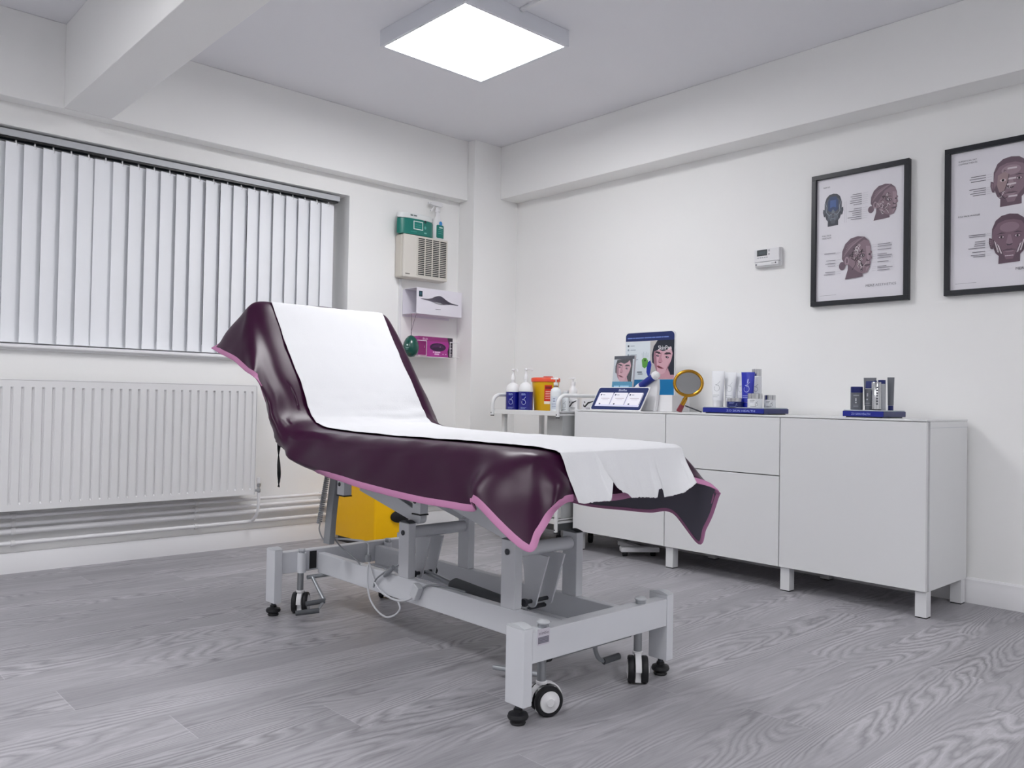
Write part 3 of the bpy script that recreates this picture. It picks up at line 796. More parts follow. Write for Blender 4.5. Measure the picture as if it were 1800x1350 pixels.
nr, ncl = len(G), len(G[0])
# wrinkles, strongest where the backrest meets the seat and along the hanging side
for i in range(nr):
    for j in range(ncl):
        p = G[i][j]
        edge = min(j, ncl - 1 - j) / (ncl - 1)
        hinge = math.exp(-((p.x - 1.53) / 0.13) ** 2)
        side = 1 if edge < 0.33 else 0.0
        n_ = noise.noise(Vector((p.x * 7, p.y * 9, p.z * 7 + 3))) * 0.013 + noise.noise(Vector((p.x * 16, p.y * 12, p.z * 13))) * 0.008
        fold = math.sin(p.x * 30 + p.z * 16) * 0.004
        amp = (0.32 + 1.9 * hinge) * side
        if 17 <= j <= 28 and 1.5 < p.x < 2.55:
            q_ = 1 - abs(j - 22) / 7
            G[i][j] = p + Vector((0, 0, noise.noise(Vector((p.x * 13, j * 0.12, 4))) * 0.007 * max(0, q_)))
        elif j < ncl / 2:
            G[i][j] = p + Vector((0, -n_ - fold * 0.6, 0)) * amp
        else:
            G[i][j] = p + Vector((0, n_, 0)) * amp * 0.7
cover = thing('couch_cover', 'glossy plum vinyl cover with pink hem draped over the treatment couch', 'couch cover', (2.0, CY, 0.68))
s = M(); s.add([p for r in G for p in r], [(i * ncl + j, i * ncl + j + 1, (i + 1) * ncl + j + 1, (i + 1) * ncl + j) for i in range(nr - 1) for j in range(ncl - 1)])
co = s.build('cover_sheet', [cover_m, cover_back_m], cover, smooth=180)
# outward side up
me = co.data
cnt = sum(1 for p in me.polygons if p.normal.z > 0)
if cnt < len(me.polygons) / 2: me.flip_normals()
md = co.modifiers.new('thickness', 'SOLIDIFY'); md.thickness = 0.0024; md.offset = -1; md.material_offset = 1; md.material_offset_rim = 0
# hem: bound tape folded over the cloth edge
edge = [G[i][0] for i in range(nr)] + [G[nr - 1][j] for j in range(1, ncl)] + [G[i][ncl - 1] for i in range(nr - 2, -1, -1)] + [G[0][j] for j in range(ncl - 2, 0, -1)]
inner = [G[i][1] for i in range(nr)] + [G[nr - 2][j] for j in range(1, ncl)] + [G[i][ncl - 2] for i in range(nr - 2, -1, -1)] + [G[1][j] for j in range(ncl - 2, 0, -1)]
def hem(lo, hi, name='hem_binding'):
    rings = []
    ids = range(lo, hi)
    for k in ids:
        e = edge[k % len(edge)]; q = inner[k % len(edge)]
        tdir = (edge[(k + 1) % len(edge)] - edge[(k - 1) % len(edge)]).normalized()
        d = (q - e); d = (d - tdir * d.dot(tdir)).normalized()
        nn = d.cross(tdir).normalized(); mid = Vector((2.0, CY, 0.60)) if e.x > 1.5 else Vector((1.3, CY, 0.75))
        if nn.dot(e - mid) < 0: nn = -nn
        th = 0.0026; wd = 0.0140
        e2 = e - nn * 0.0012
        rings.append([e2 + nn * th + d * wd, e2 + nn * th - d * 0.001, e2 - d * 0.0035, e2 - nn * th - d * 0.001, e2 - nn * th + d * wd * 0.5, e2 - nn * (th * .6) + d * wd * 0.5, e2 - d * 0.0, e2 + nn * (th * .6) + d * wd])
    M().loft(rings, caps=(True, True)).build(name, hem_m, cover, smooth=60)
hem(0, len(edge) + 1)
# black tie tape hanging from the near hem
tape_m = mat('black_tape', '#101014', 0.8)
x, y = 1.447, -2.345
s = M(); rings = []
for k in range(41):
    q = k / 40; z = 0.715 - 0.240 * q
    a_ = 0.5 + 7.5 * max(0, q - 0.25); wd = 0.0045 + 0.003 * (q > 0.92) + 0.0015 * abs(math.sin(a_))
    d = Vector((math.cos(a_), math.sin(a_), 0)) * wd; e_ = Vector((-math.sin(a_), math.cos(a_), 0)) * 0.0018
    c = Vector((x + 0.004 * q + 0.003 * math.sin(9 * q), y + 0.02 * min(1, q * 3), z))
    rings.append([c + d + e_, c - d + e_, c - d - e_, c + d - e_])
s.loft(rings); s.build('tie_tape', tape_m, cover, smooth=60)

# ---------------------------------------------------------------- paper roll sheet over the cover
paper_m = mat('crepe_paper', '#dbdcdf', 0.85, bump=0.35, bscale=260)
prof = [(1.030, 1.02), (1.056, 1.08), (1.092, 1.141), (1.116, 1.150), (1.148, 1.150), (1.171, 1.135), (1.264, 1.0075), (1.384, 0.854), (1.470, 0.738), (1.510, 0.703), (1.565, 0.6905), (1.70, 0.6815), (1.95, 0.6785), (2.20, 0.6785), (2.42, 0.6785), (2.57, 0.6775), (2.655, 0.675), (2.702, 0.665), (2.722, 0.622), (2.734, 0.582), (2.742, 0.548), (2.748, 0.512)]
PP = cr([(a_, 0, b_) for a_, b_ in prof], 10)
NYP, FYP = -2.222, -1.722
torn = [(0, .548), (.05, .543), (.12, .545), (.22, .545), (.245, .547), (.252, .592), (.30, .578), (.36, .562), (.40, .556), (.43, .545), (.46, .545), (.50, .545), (.60, .541), (.665, .538), (.675, .560), (.70, .563), (.72, .557), (.73, .538), (.80, .540), (.9, .548), (.96, .562), (1, .575)]
def hem_z(v):
    for (a_, za), (b_, zb) in zip(torn, torn[1:]):
        if a_ <= v <= b_: return za + (zb - za) * (v - a_) / (b_ - a_)
    return 0.55
nv = 130
drop0 = next(i for i, p in enumerate(PP) if p.x > 2.70)
rowsP = []
for i, p in enumerate(PP):
    r = []
    for j in range(nv + 1):
        v = j / nv; y = NYP + (FYP - NYP) * v
        x_, z_ = p.x, p.z
        if i >= drop0:       # hang down to the torn edge
            f = (PP[drop0].z - p.z) / (PP[drop0].z - PP[-1].z)
            z_ = PP[drop0].z + (hem_z(v) + 0.0025 * noise.noise(Vector((v * 60, 0, 1))) - PP[drop0].z) * f
            x_ = PP[drop0].x + (PP[-1].x - PP[drop0].x) * f + 0.034 * max(0, (v - 0.72) / 0.28) ** 1.5 * f
            y += (0.020 * f * (1 - v) ** 2)
            y -= 0.042 * f * max(0, (v - 0.5) / 0.5) ** 2
            # soft diagonal fold at the near side
            x_ += 0.008 * f * math.exp(-((v - 0.10 - 0.14 * f) / 0.06) ** 2)
        wr = noise.noise(Vector((p.x * 9 + 2, y * 5, p.z * 11)))
        h = 0.0020 * wr + 0.0012 * noise.noise(Vector((p.x * 30, y * 22, p.z * 30)))
        hg = math.exp(-((p.x - 1.47) / 0.08) ** 2)
        h += 0.005 * hg * (noise.noise(Vector((p.x * 55, y * 6, 0))) + 0.9)
        h += 0.0022 * math.exp(-((p.x - 1.285) / 0.006) ** 2)            # crease across
        if i >= drop0: h += 0.0022 * noise.noise(Vector((y * 26, z_ * 26, 5)))
        t_ = (PP[min(i + 1, len(PP) - 1)] - PP[max(i - 1, 0)]).normalized(); nn = Vector((-t_.z, 0, t_.x))
        q = Vector((x_, y, z_)) + nn * (h + (0.0 if i < drop0 else 0.002))
        if v < 0.04 or v > 0.96:
            q.y += 0.006 * noise.noise(Vector((p.x * 9, v * 3, p.z * 9)))
        r.append(q)
    rowsP.append(r)
npw = nv + 1
s = M(); s.add([q for r in rowsP for q in r], [(i * npw + j, i * npw + j + 1, (i + 1) * npw + j + 1, (i + 1) * npw + j) for i in range(len(rowsP) - 1) for j in range(npw - 1)])
pp = s.build('paper_sheet', paper_m, origin=(2.0, CY, 0.69), smooth=180)
md = pp.modifiers.new('thickness', 'SOLIDIFY'); md.thickness = 0.0006; md.offset = 0
tag(pp, 'white crepe paper strip with a torn foot edge laid over the plum cover', 'paper sheet')

# ---------------------------------------------------------------- cabinets
X0, FRONT, BACK, ZB, ZT = 1.092, -0.443, -0.024, 0.100, 0.738
leg_m = mat('cabinet_leg_white', '#dcdddf', 0.35)
def cabinet(x0, label, split, legs):
    x1 = x0 + 0.6
    t = thing('cabinet', label, 'cabinet', (x0 + 0.3, -0.23, 0))
    b = M().box(x0 + 0.0005, x1 - 0.0005, FRONT + 0.034, BACK, ZB, ZT)
    b.build('body', panel_m, t, bevel=0.001)
    zs = [ZB, 0.487, ZT] if split else [ZB, ZT]
    for k in range(len(zs) - 1):
        M().box(x0 + 0.002, x1 - 0.002, FRONT, FRONT + 0.018, zs[k] + 0.002, zs[k + 1] - 0.002).build('drawer_front' if split else 'door', panel_m, t, bevel=0.0012)
    for lx, ly in legs:
        o = M().box(lx, lx + 0.042, ly, ly + 0.042, 0.004, ZB - 0.0005).build('leg', leg_m, t, bevel=0.0012)
        M().box(lx + 0.001, lx + 0.041, ly + 0.001, ly + 0.041, 0, 0.0036).build('foot_pad', rubber_m, o)
    return t
cabinet(X0, 'white drawer cabinet at the trolley end of the row, under the tilted blue sign', True, [(X0 + 0.002, -0.43), (X0 + 0.002, -0.075)])
cabinet(X0 + 0.6, 'white drawer cabinet in the middle of the row of three', True, [(X0 + 0.602, -0.43), (X0 + 0.602, -0.075)])
cabinet(X0 + 1.2, 'white single-door cabinet at the free end of the row', False, [(X0 + 1.202, -0.43), (X0 + 1.202, -0.075), (X0 + 1.756, -0.43), (X0 + 1.756, -0.075)])
TOP = 0.7455
wt = M().box(X0, X0 + 1.8, FRONT - 0.0, BACK, ZT + 0.0005, TOP).build('worktop', panel_m, origin=(X0 + 0.9, -0.23, ZT), bevel=0.001)
tag(wt, 'thin white top panel lying across the three cabinets', 'worktop')
M().box(X0 + 1.8002, X0 + 1.8012, FRONT + 0.02, BACK, 0.7135, 0.7155).build('edge_strip', frame_cap_m, wt)
# foot of a wheeled stand under the cabinets
t = thing('stand_base', 'low white wheeled base bar standing on the floor under the cabinets', 'stand base', (1.42, -0.30, 0))
M().obox((1.435, -0.305, 0.036), (0.20, 0.055, 0.026), Matrix.Rotation(math.radians(52), 3, 'Z')).build('base_bar', gloss_white, t, bevel=0.006)
M().obox((1.33, -0.26, 0.036), (0.17, 0.045, 0.024), Matrix.Rotation(math.radians(160), 3, 'Z')).build('base_bar', gloss_white, t, bevel=0.006)
for x, y in ((1.475, -0.243), (1.392, -0.368), (1.255, -0.232)):
    M().lathe([(0, -0.012), (0.010, -0.012), (0.011, -0.009), (0.011, 0.009), (0.010, 0.012), (0, 0.012)], (x, y, 0.0115), 18, axis=(0.6, 0.8, 0)).build('castor_wheel', rubber_m, t)

# ---------------------------------------------------------------- instrument trolley
t = thing('trolley', 'white instrument trolley with curved side rails at the end of the cabinets', 'trolley', (0.80, -0.35, 0))
TX0, TX1, TY0, TY1 = 0.552, 1.074, -0.548, -0.14
troll_m = mat('trolley_enamel', '#dfe0e0', 0.35)
def tray(z, nm):
    s = M().box(TX0 + 0.01, TX1 - 0.01, TY0 + 0.002, TY1, z, z + 0.006)
    s.box(TX0 + 0.01, TX1 - 0.01, TY0, TY0 + 0.004, z - 0.012, z + 0.014).box(TX0 + 0.01, TX1 - 0.01, TY1 - 0.004, TY1, z - 0.012, z + 0.014)
    s.box(TX0 + 0.01, TX0 + 0.014, TY0 + 0.004, TY1 - 0.004, z - 0.012, z + 0.014).box(TX1 - 0.014, TX1 - 0.01, TY0 + 0.004, TY1 - 0.004, z - 0.012, z + 0.014)
    s.build(nm, troll_m, t, bevel=0.001)
tray(0.722, 'tray'); tray(0.150, 'lower_shelf')
def rail(x, zb, zt):
    r = 0.055
    P = [(x, TY0 - 0.004, zb), (x, TY0 - 0.004, zt - r)] + [tuple(p) for p in arc((x, TY0 - 0.004 + r, zt - r), r, PI, PI / 2, 8, (0, 1, 0), (0, 0, 1))][1:]
    P += [tuple(p) for p in arc((x, TY1 - r, zt - r), r, PI / 2, 0, 8, (0, 1, 0), (0, 0, 1))] + [(x, TY1, zb)]
    o = M().tube(P, 0.0105, 12).build('side_rail', troll_m, t)
    M().tube([(x, TY0 - 0.004, zb - 0.006), (x, TY0 - 0.004, zb - 0.0003)], 0.0112, 12).build('end_plug', rubber_m, o)
    M().lathe([(0, 0), (0.004, 0), (0, 0.002)], (x, TY0 - 0.0148, zb + 0.012), 10, axis=(0, -1, 0)).build('screw', rubber_m, o)
for x in (TX0, TX1): rail(x, 0.704, 0.819)
for x in (TX0, TX1): rail(x, 0.098, 0.262)
M().box(0.945, 1.060, -0.50, -0.17, 0.165, 0.7215).build('drawer_column', mat('column_grey', '#b4b6b6', 0.5), t, bevel=0.002)
for x, y in ((0.60, -0.20), (0.60, -0.50)): M().box(x - 0.012, x + 0.012, y - 0.012, y + 0.012, 0.1565, 0.7215).build('post', troll_m, t, bevel=0.002)
M().box(TX0 + 0.015, TX1 - 0.015, TY0 + 0.03, TY1 - 0.02, 0.100, 0.1495).build('base_box', mat('base_dark_grey', '#4d5152', 0.6), t, bevel=0.003)
for x in (TX0 + 0.06, TX1 - 0.06):
    for y in (TY0 + 0.08, TY1 - 0.07):
        o = M().lathe([(0, -0.013), (0.030, -0.013), (0.034, -0.009), (0.034, 0.009), (0.030, 0.013), (0, 0.013)], (x, y, 0.034), 20, axis=(0.8, 0.6, 0)).build('castor_wheel', rubber_m, t)
        M().box(x - 0.008, x + 0.008, y - 0.008, y + 0.008, 0.069, 0.0995).build('castor_stem', dsteel_m, t)
TZ = 0.7285     # top of the tray

def zo_mark(p, cx, cy, r, col, w_):
    p.ring(cx, cy, r, w_, col, a0=PI * 0.80, a1=PI * 2.62, ry=r * 1.15)
    p.line([(cx - r * 0.75, cy + r * 1.35), (cx + r * 0.2, cy + r * 1.6), (cx + r * 1.05, cy + r * 2.7)], w_, col)
    p.line([(cx - r * 0.75, cy + r * 1.35), (cx + r * 0.75, cy + r * 1.15)], w_, col)
A0 = math.radians(-68)    # labels face the camera side
def pump_bottle(x, y, z, label, r=0.043, h=0.170, spout=0.0):
    t = thing('pump_bottle', label, 'bottle', (x, y, z), 'blue pump bottles on the trolley')
    M().lathe([(0, 0), (r - 0.003, 0), (r, 0.004), (r, h * 0.62)], (x, y, z), 28).build('body', blue_dark, t)
    M().lathe([(r, h * 0.621), (r, h * 0.66), (r * 0.93, h * 0.76), (r * 0.75, h * 0.84), (r * 0.45, h * 0.90), (0.012, h * 0.92), (0.012, h)], (x, y, z), 28).build('shoulder', white_pl, t)
    c = M().lathe([(0.0135, h + 0.0005), (0.014, h + 0.012), (0.010, h + 0.03), (0.005, h + 0.036), (0.004, h + 0.055)], (x, y, z), 20)
    c.build('pump_collar', white_pl, t)
    R = Matrix.Rotation(spout, 3, 'Z')
    s = M().lathe([(0, h + 0.0555), (0.011, h + 0.0555), (0.011, h + 0.062), (0.008, h + 0.066), (0, h + 0.066)], (x, y, z), 16)
    s.obox(Vector((x, y, z + h + 0.061)) + R @ Vector((0.022, 0, 0)), (0.040, 0.009, 0.007), R)
    s.obox(Vector((x, y, z + h + 0.055)) + R @ Vector((0.041, 0, 0)), (0.007, 0.008, 0.010), R)
    s.build('pump_head', white_pl, t, bevel=0.001)
    p = Print(); zo_mark(p, 0.006, 0.050, 0.0115, '#c9d3f5', 0.0016)
    p.bars(-0.008, 0.096, 0.0028, (0.012, 0.010), '#8fa2e0').bars(-0.008, 0.090, 0.0028, (0.018, 0.006), '#8fa2e0')
    for k in range(2): p.rect(-0.012, 0.020 - 0.006 * k, 0.022 - 0.006 * k, 0.0215 - 0.006 * k, '#8fa2e0')
    p.build('label_print', cyl_map((x, y, z), r, A0, z), t)
blue_dark = mat('cobalt_bottle', '#070f7c', 0.25, coat=0.3)
pump_bottle(0.613, -0.45, TZ, 'blue lotion bottle with white pump at the outer edge of the trolley', spout=math.radians(-10), r=0.042, h=0.175)
pump_bottle(0.704, -0.435, TZ, 'blue lotion bottle with white pump standing against the yellow bucket', spout=math.radians(75), r=0.042, h=0.178)
# sharps bucket
t = thing('sharps_bucket', 'round yellow sharps bucket with an orange-red lid on the trolley', 'sharps bucket', (0.728, -0.30, TZ))
bx, by = 0.728, -0.300
yel = mat('yellow_plastic', '#d9a90a', 0.35, spec=0.4)
M().lathe([(0, 0), (0.062, 0), (0.064, 0.003), (0.079, 0.168)], (bx, by, TZ), 36).build('bucket', yel, t)
M().lathe([(0.080, 0.1685), (0.084, 0.170), (0.085, 0.186), (0.082, 0.191), (0.07, 0.194), (0, 0.196)], (bx, by, TZ), 36).build('lid', mat('orange_red_plastic', '#e2502f', 0.4), t)
M().lathe([(0, 0.1965), (0.028, 0.1965), (0.028, 0.201), (0, 0.202)], (bx + 0.02, by, TZ), 20).build('lid_flap', mat('red_plastic', '#d8422e', 0.4), t)
p = Print(); p.rect(-0.022, 0.058, 0.022, 0.150, '#cc2a12').rect(-0.022, 0.042, 0.022, 0.058, '#e9e3d3')
p.rect(-0.018, 0.128, 0.018, 0.143, '#7c160c')
for k in range(5): p.rect(-0.016, 0.112 - 0.010 * k, 0.014, 0.115 - 0.010 * k, '#f0c9b8')
def bucket_map(x, y, h):
    r = 0.064 + (0.079 - 0.064) * y / 0.168 + 0.0012 + h; a_ = math.radians(-33) + x / r
    return Vector((bx + r * math.cos(a_), by + r * math.sin(a_), TZ + y))
p.build('warning_label', bucket_map, t)
# small bottles on the trolley
def simple_bottle(name, label, x, y, z, r, h, body_m, pump=True, cap=None, group=None, neck=0.35, sprayer=False, decal=None, cat='bottle'):
    t = thing(name, label, cat, (x, y, z), group)
    M().lathe([(0, 0), (r - 0.002, 0), (r, 0.003), (r, h * 0.70), (r * 0.85, h * 0.80), (r * neck, h * 0.88), (r * neck, h * 0.93)], (x, y, z), 24).build('body', body_m, t)
    if pump:
        rr_ = r * neck
        s = M().lathe([(rr_ + 0.002, h * 0.931), (rr_ + 0.002, h + 0.006), (0.004, h + 0.008), (0.0038, h + 0.022)], (x, y, z), 16); s.build('pump_collar', white_pl, t)
        s = M().lathe([(0, h + 0.0225), (0.014, h + 0.0225), (0.014, h + 0.027), (0.010, h + 0.031), (0, h + 0.031)], (x, y, z), 16)
        s.obox((x - 0.014, y - 0.012, z + h + 0.027), (0.02, 0.007, 0.006), Matrix.Rotation(math.radians(40), 3, 'Z')); s.build('pump_head', white_pl, t)
    elif cap:
        M().lathe([(r * neck + 0.002, h * 0.931), (r * neck + 0.002, h), (0, h)], (x, y, z), 18).build('cap', cap, t)
    if decal: decal(t)
    return t
clear_m = mat('frosted_clear_plastic', '#dfe3e6', 0.25, spec=0.5)
amber_m = mat('smoky_bottle', '#b9b6b4', 0.25)
def dec1(t):
    p = Print(); p.rect(-0.018, 0.015, 0.020, 0.085, '#cdd3dc').ell(0.002, 0.066, 0.014, 0.009, '#1d2f63')
    p.rect(-0.006, 0.064, 0.010, 0.068, '#cfd8ea')
    for k in range(4): p.rect(-0.012, 0.046 - 0.008 * k, 0.012, 0.048 - 0.008 * k, '#7a84a0')
    p.build('label_print', cyl_map((0.970, -0.462, TZ), 0.030, A0, TZ), t)
b = simple_bottle('spray_bottle', 'clear pump bottle with a round navy emblem beside the yellow bucket', 0.970, -0.462, TZ, 0.030, 0.155, clear_m, decal=None)
dec1(b)
M().lathe([(0.0008, 0.02), (0.0095, 0.112), (0.0135, 0.118), (0.0125, 0.126), (0.0125, 0.150)], (0.970, -0.462, TZ), 14).build('brown_dropper', mat('brown_tube', '#7d6a5a', 0.5), b)
b = simple_bottle('toner_bottle', 'short frosted bottle with a flat cap behind the curved trolley rail', 0.976, -0.392, TZ, 0.022, 0.118, clear_m, pump=False, cap=white_pl, neck=0.8)
p = Print(); zo_mark(p, 0.0, 0.035, 0.010, '#8c9097', 0.0015); p.rect(-0.012, 0.014, 0.012, 0.0165, '#8c9097')
p.build('label_print', cyl_map((0.976, -0.392, TZ), 0.022, A0, TZ), b)
simple_bottle('foam_bottle', 'all-white foam pump bottle at the wall end of the trolley', 0.866, -0.215, TZ, 0.026, 0.165, white_pl, neck=0.5)
# cartons with the black tick marks
def carton(name, label, x0, x1, y0, y1, z0, z1, tick, m=white_pl):
    t = thing(name, label, 'box', ((x0 + x1) / 2, (y0 + y1) / 2, z0), None)
    M().box(x0, x1, y0, y1, z0, z1).build('carton', m, t, bevel=0.001)
    if tick:
        W_ = x1 - x0; H_ = z1 - z0; p = Print()
        p.poly([(0.12 * W_, 0.62 * H_), (0.22 * W_, 0.48 * H_), (0.45 * W_, 0.76 * H_), (0.9 * W_, 0.86 * H_), (0.86 * W_, 0.78 * H_), (0.5 * W_, 0.64 * H_), (0.26 * W_, 0.36 * H_), (0.12 * W_, 0.44 * H_)], '#17181d')
        p.poly([(0.16 * W_, 0.84 * H_), (0.24 * W_, 0.80 * H_), (0.27 * W_, 0.68 * H_), (0.20 * W_, 0.70 * H_)], '#17181d')
        p.rect(0.3 * W_, 0.30 * H_, 0.72 * W_, 0.34 * H_, '#4c4e55').rect(0.34 * W_, 0.22 * H_, 0.66 * W_, 0.245 * H_, '#8c8e95')
        p.build('box_print', plane_map((x0, y0 - 0.0004, z0), (1, 0, 0), (0, 0, 1)), t)
    return t
cx_ = 0.985
def tcarton(x, y, w_, h_, label, ang):
    t = thing('product_carton', label, 'box', (x, y, TZ))
    R = Matrix.Rotation(ang, 3, 'Z')
    M().obox((x, y, TZ + h_ / 2), (w_, 0.045, h_), R).build('carton', white_pl, t, bevel=0.001)
    p = Print(); W_, H_ = w_, h_
    p.poly([(0.12 * W_, 0.62 * H_), (0.22 * W_, 0.48 * H_), (0.45 * W_, 0.76 * H_), (0.9 * W_, 0.88 * H_), (0.86 * W_, 0.80 * H_), (0.5 * W_, 0.64 * H_), (0.26 * W_, 0.36 * H_), (0.12 * W_, 0.44 * H_)], '#17181d')
    p.poly([(0.16 * W_, 0.84 * H_), (0.24 * W_, 0.80 * H_), (0.27 * W_, 0.68 * H_), (0.20 * W_, 0.70 * H_)], '#17181d')
    p.rect(0.3 * W_, 0.30 * H_, 0.78 * W_, 0.34 * H_, '#4c4e55').rect(0.34 * W_, 0.22 * H_, 0.72 * W_, 0.245 * H_, '#8c8e95')
    u = R @ Vector((1, 0, 0)); n_ = u.cross(Vector((0, 0, 1)))
    o = Vector((x, y, TZ)) - u * w_ / 2 + n_ * 0.0229
    p.build('box_print', plane_map(o, u, (0, 0, 1)), t)
# those two stand behind the near curved rail, seen edge to edge
tcarton(0.968, -0.318, 0.058, 0.075, 'white carton with a black tick mark, nearer the yellow bucket', math.radians(28))
tcarton(1.012, -0.235, 0.078, 0.075, 'white carton with a black tick mark, partly hidden by the tilted blue sign', math.radians(28))

# ---------------------------------------------------------------- things on the cabinets
# tilted card sign
def tilt_plane(x0, x1, zb, zt, yb, yt):
    return Vector((x0, yb, zb)), Vector((x1 - x0, 0, 0)), Vector((0, yt - yb, zt - zb))
t = thing('counter_sign', 'tilted navy counter sign with three white cards in a row', 'sign', (1.30, -0.38, TOP))
sx0, sx1 = 1.167, 1.505
o = Vector((sx0, -0.405, TOP + 0.001)); u = Vector((1, 0, 0)); v = Vector((0.03, 0.045, 0.125)).normalized()
Ls, Hs = sx1 - sx0, 0.132
n_ = u.cross(v).normalized()
s = M(); c4 = [o, o + u * Ls, o + u * Ls + v * Hs, o + v * Hs]
s.loft([[q - n_ * 0.006 for q in c4], [q for q in c4]]); s.build('board', white_pl, t, bevel=0.001)
M().prism([(-0.392, TOP + 0.0005), (-0.345, TOP + 0.0005), (-0.3775, TOP + 0.060)], 'x', sx0 + 0.06, sx1 - 0.05).build('easel_back', white_pl, t)
p = Print()
p.rrect(0.004, 0.004, Ls - 0.004, Hs - 0.004, 0.012, '#14265f')
p.text('SkinPen', Ls / 2, 0.108, 0.018, '#dfe6fb', align='c')
p.rect(0.022, 0.022, Ls - 0.022, 0.096, '#dcdcf2')
for k in range(3):
    a_ = 0.027 + k * 0.0975
    p.rect(a_, 0.032, a_ + 0.088, 0.100, '#efeef6').ell(a_ + 0.010, 0.088, 0.005, 0.005, '#232d52', 10).rect(a_ + 0.02, 0.086, a_ + 0.036, 0.089, '#6e718a')
    p.rect(a_ + 0.018, 0.066, a_ + 0.076, 0.069, '#b9a9b4').rect(a_ + 0.030, 0.059, a_ + 0.070, 0.061, '#c6c2cf').ell(a_ + 0.024, 0.036, 0.006, 0.004, '#232d52', 10)
    p.rect(a_ + 0.0895, 0.032, a_ + 0.0925, 0.100, '#77727f')
p.build('printed_sheet', plane_map(o + n_ * 0.0003, u, v), t)
# white display plinth
t = thing('display_plinth', 'plain white display plinth box under the tall printed board', 'display box', (1.52, -0.26, TOP))
PZ = TOP + 0.084
M().box(1.30, 1.622, -0.298, -0.150, TOP + 0.0005, PZ).build('box', white_pl, t, bevel=0.002)
def woman(p, x0, y0, sc, hair='#1c2130', clip=(-9, 9, -9, 9)):
    """portrait of a dark-haired woman, head tilted; sc = size of the whole head"""
    def q(pts): return [(min(max(x0 + a_ * sc, clip[0]), clip[1]), min(max(y0 + b_ * sc, clip[2]), clip[3])) for a_, b_ in pts]
    p.poly(q([(-.42, .02), (-.44, .30), (-.36, .58), (-.20, .80), (.05, .92), (.34, .92), (.52, .86), (.52, -.42), (.36, -.40), (.20, -.30), (.0, -.1), (-.3, -.06)]), hair)
    p.poly(q([(-.06, -.46), (-.03, -.22), (.25, -.16), (.30, -.30), (.52, -.42), (.52, -.56), (-.2, -.56)]), '#c3949f')                      # neck
    p.poly(q([(-.34, .44), (-.36, .20), (-.34, -.02), (-.26, -.22), (-.12, -.38), (.02, -.40), (.14, -.34), (.28, -.14), (.40, .10), (.46, .34), (.44, .52), (.30, .62), (.0, .64), (-.24, .60)]), '#cfa3ae')
    p.poly(q([(-.34, .40), (-.36, .20), (-.34, -.02), (-.26, -.22), (-.20, -.30), (-.22, -.02), (-.24, .22), (-.26, .42)]), '#9a6f7c')
    p.poly(q([(.28, -.14), (.14, -.34), (.24, -.20), (.34, .06)]), '#b78792')
    p.poly(q([(-.05, .36), (-.10, .22), (-.17, .04), (-.10, -.01), (.0, .0), (.03, .05), (-.03, .2), (.02, .36)]), '#b98894')                 # nose
    p.poly(q([(-.16, .03), (-.10, -.01), (-.02, .0), (-.06, .03)]), '#7e4e5b')
    p.poly(q([(-.24, .41), (-.30, .37), (-.14, .31), (-.04, .32), (-.10, .38)]), '#34242f').poly(q([(.08, .30), (.18, .36), (.34, .35), (.40, .28), (.30, .29), (.18, .28)]), '#34242f')
    p.ell(x0 - .18 * sc, y0 + .25 * sc, .065 * sc, .035 * sc, '#3b2a36', 12, rot=-.2).ell(x0 + .22 * sc, y0 + .19 * sc, .075 * sc, .038 * sc, '#3b2a36', 12, rot=-.25)
    p.ell(x0 - .17 * sc, y0 + .25 * sc, .02 * sc, .02 * sc, '#b9a9b6', 8).ell(x0 + .24 * sc, y0 + .19 * sc, .02 * sc, .02 * sc, '#b9a9b6', 8)
    p.poly(q([(-.24, -.10), (-.14, -.09), (-.08, -.12), (.10, -.20), (-.02, -.21), (-.14, -.18)]), '#8c4653').poly(q([(-.22, -.12), (-.10, -.135), (.08, -.20), (-.10, -.17)]), '#56252f')
    p.poly(q([(-.36, .58), (-.34, .40), (-.14, .46), (.06, .40), (.24, .46), (.36, .56), (.46, .30), (.47, .60), (.20, .76), (-.1, .74)]), hair)
    p.poly(q([(.40, .10), (.46, .34), (.53, .40), (.53, -.42), (.36, -.42), (.30, -.24), (.36, -.06)]), hair)
t = thing('display_board', 'tall navy-topped display board with a portrait of a dark-haired woman', 'display board', (1.41, -0.20, PZ))
Bw, Bh = 0.330, 0.336; o = Vector((1.238, -0.205, PZ + 0.0005))
s = M()
r_ = 0.022; outl = []
for cx, cy, a_ in ((Bw - r_, Bh - r_, 0), (r_, Bh - r_, PI / 2)):
    outl += [(cx + r_ * math.cos(a_ + PI / 2 * k / 6), cy + r_ * math.sin(a_ + PI / 2 * k / 6)) for k in range(7)]
outl += [(0, 0), (Bw, 0)]
s.prism([(o.x + a_, o.z + b_) for a_, b_ in outl], 'y', -0.205, -0.199); s.build('panel', white_pl, t)
p = Print()
m4 = 0.005
p.rect(m4, 0, Bw - m4, Bh - 0.052, '#d3dbe0')
p.rect(m4, 0.0, Bw - m4, 0.080, '#0e76ad')
p.rect(0.17, 0.08, Bw - m4, Bh - 0.052, '#b9b6b4')
outl2 = [(Bw - m4, Bh - 0.050)] + [(Bw - m4 - r_ + r_ * math.cos(PI / 2 * k / 6), Bh - m4 - r_ + r_ * math.sin(PI / 2 * k / 6)) for k in range(7)] + [(m4 + r_ + r_ * math.cos(PI / 2 + PI / 2 * k / 6), Bh - m4 - r_ + r_ * math.sin(PI / 2 + PI / 2 * k / 6)) for k in range(7)] + [(m4, Bh - 0.050)]
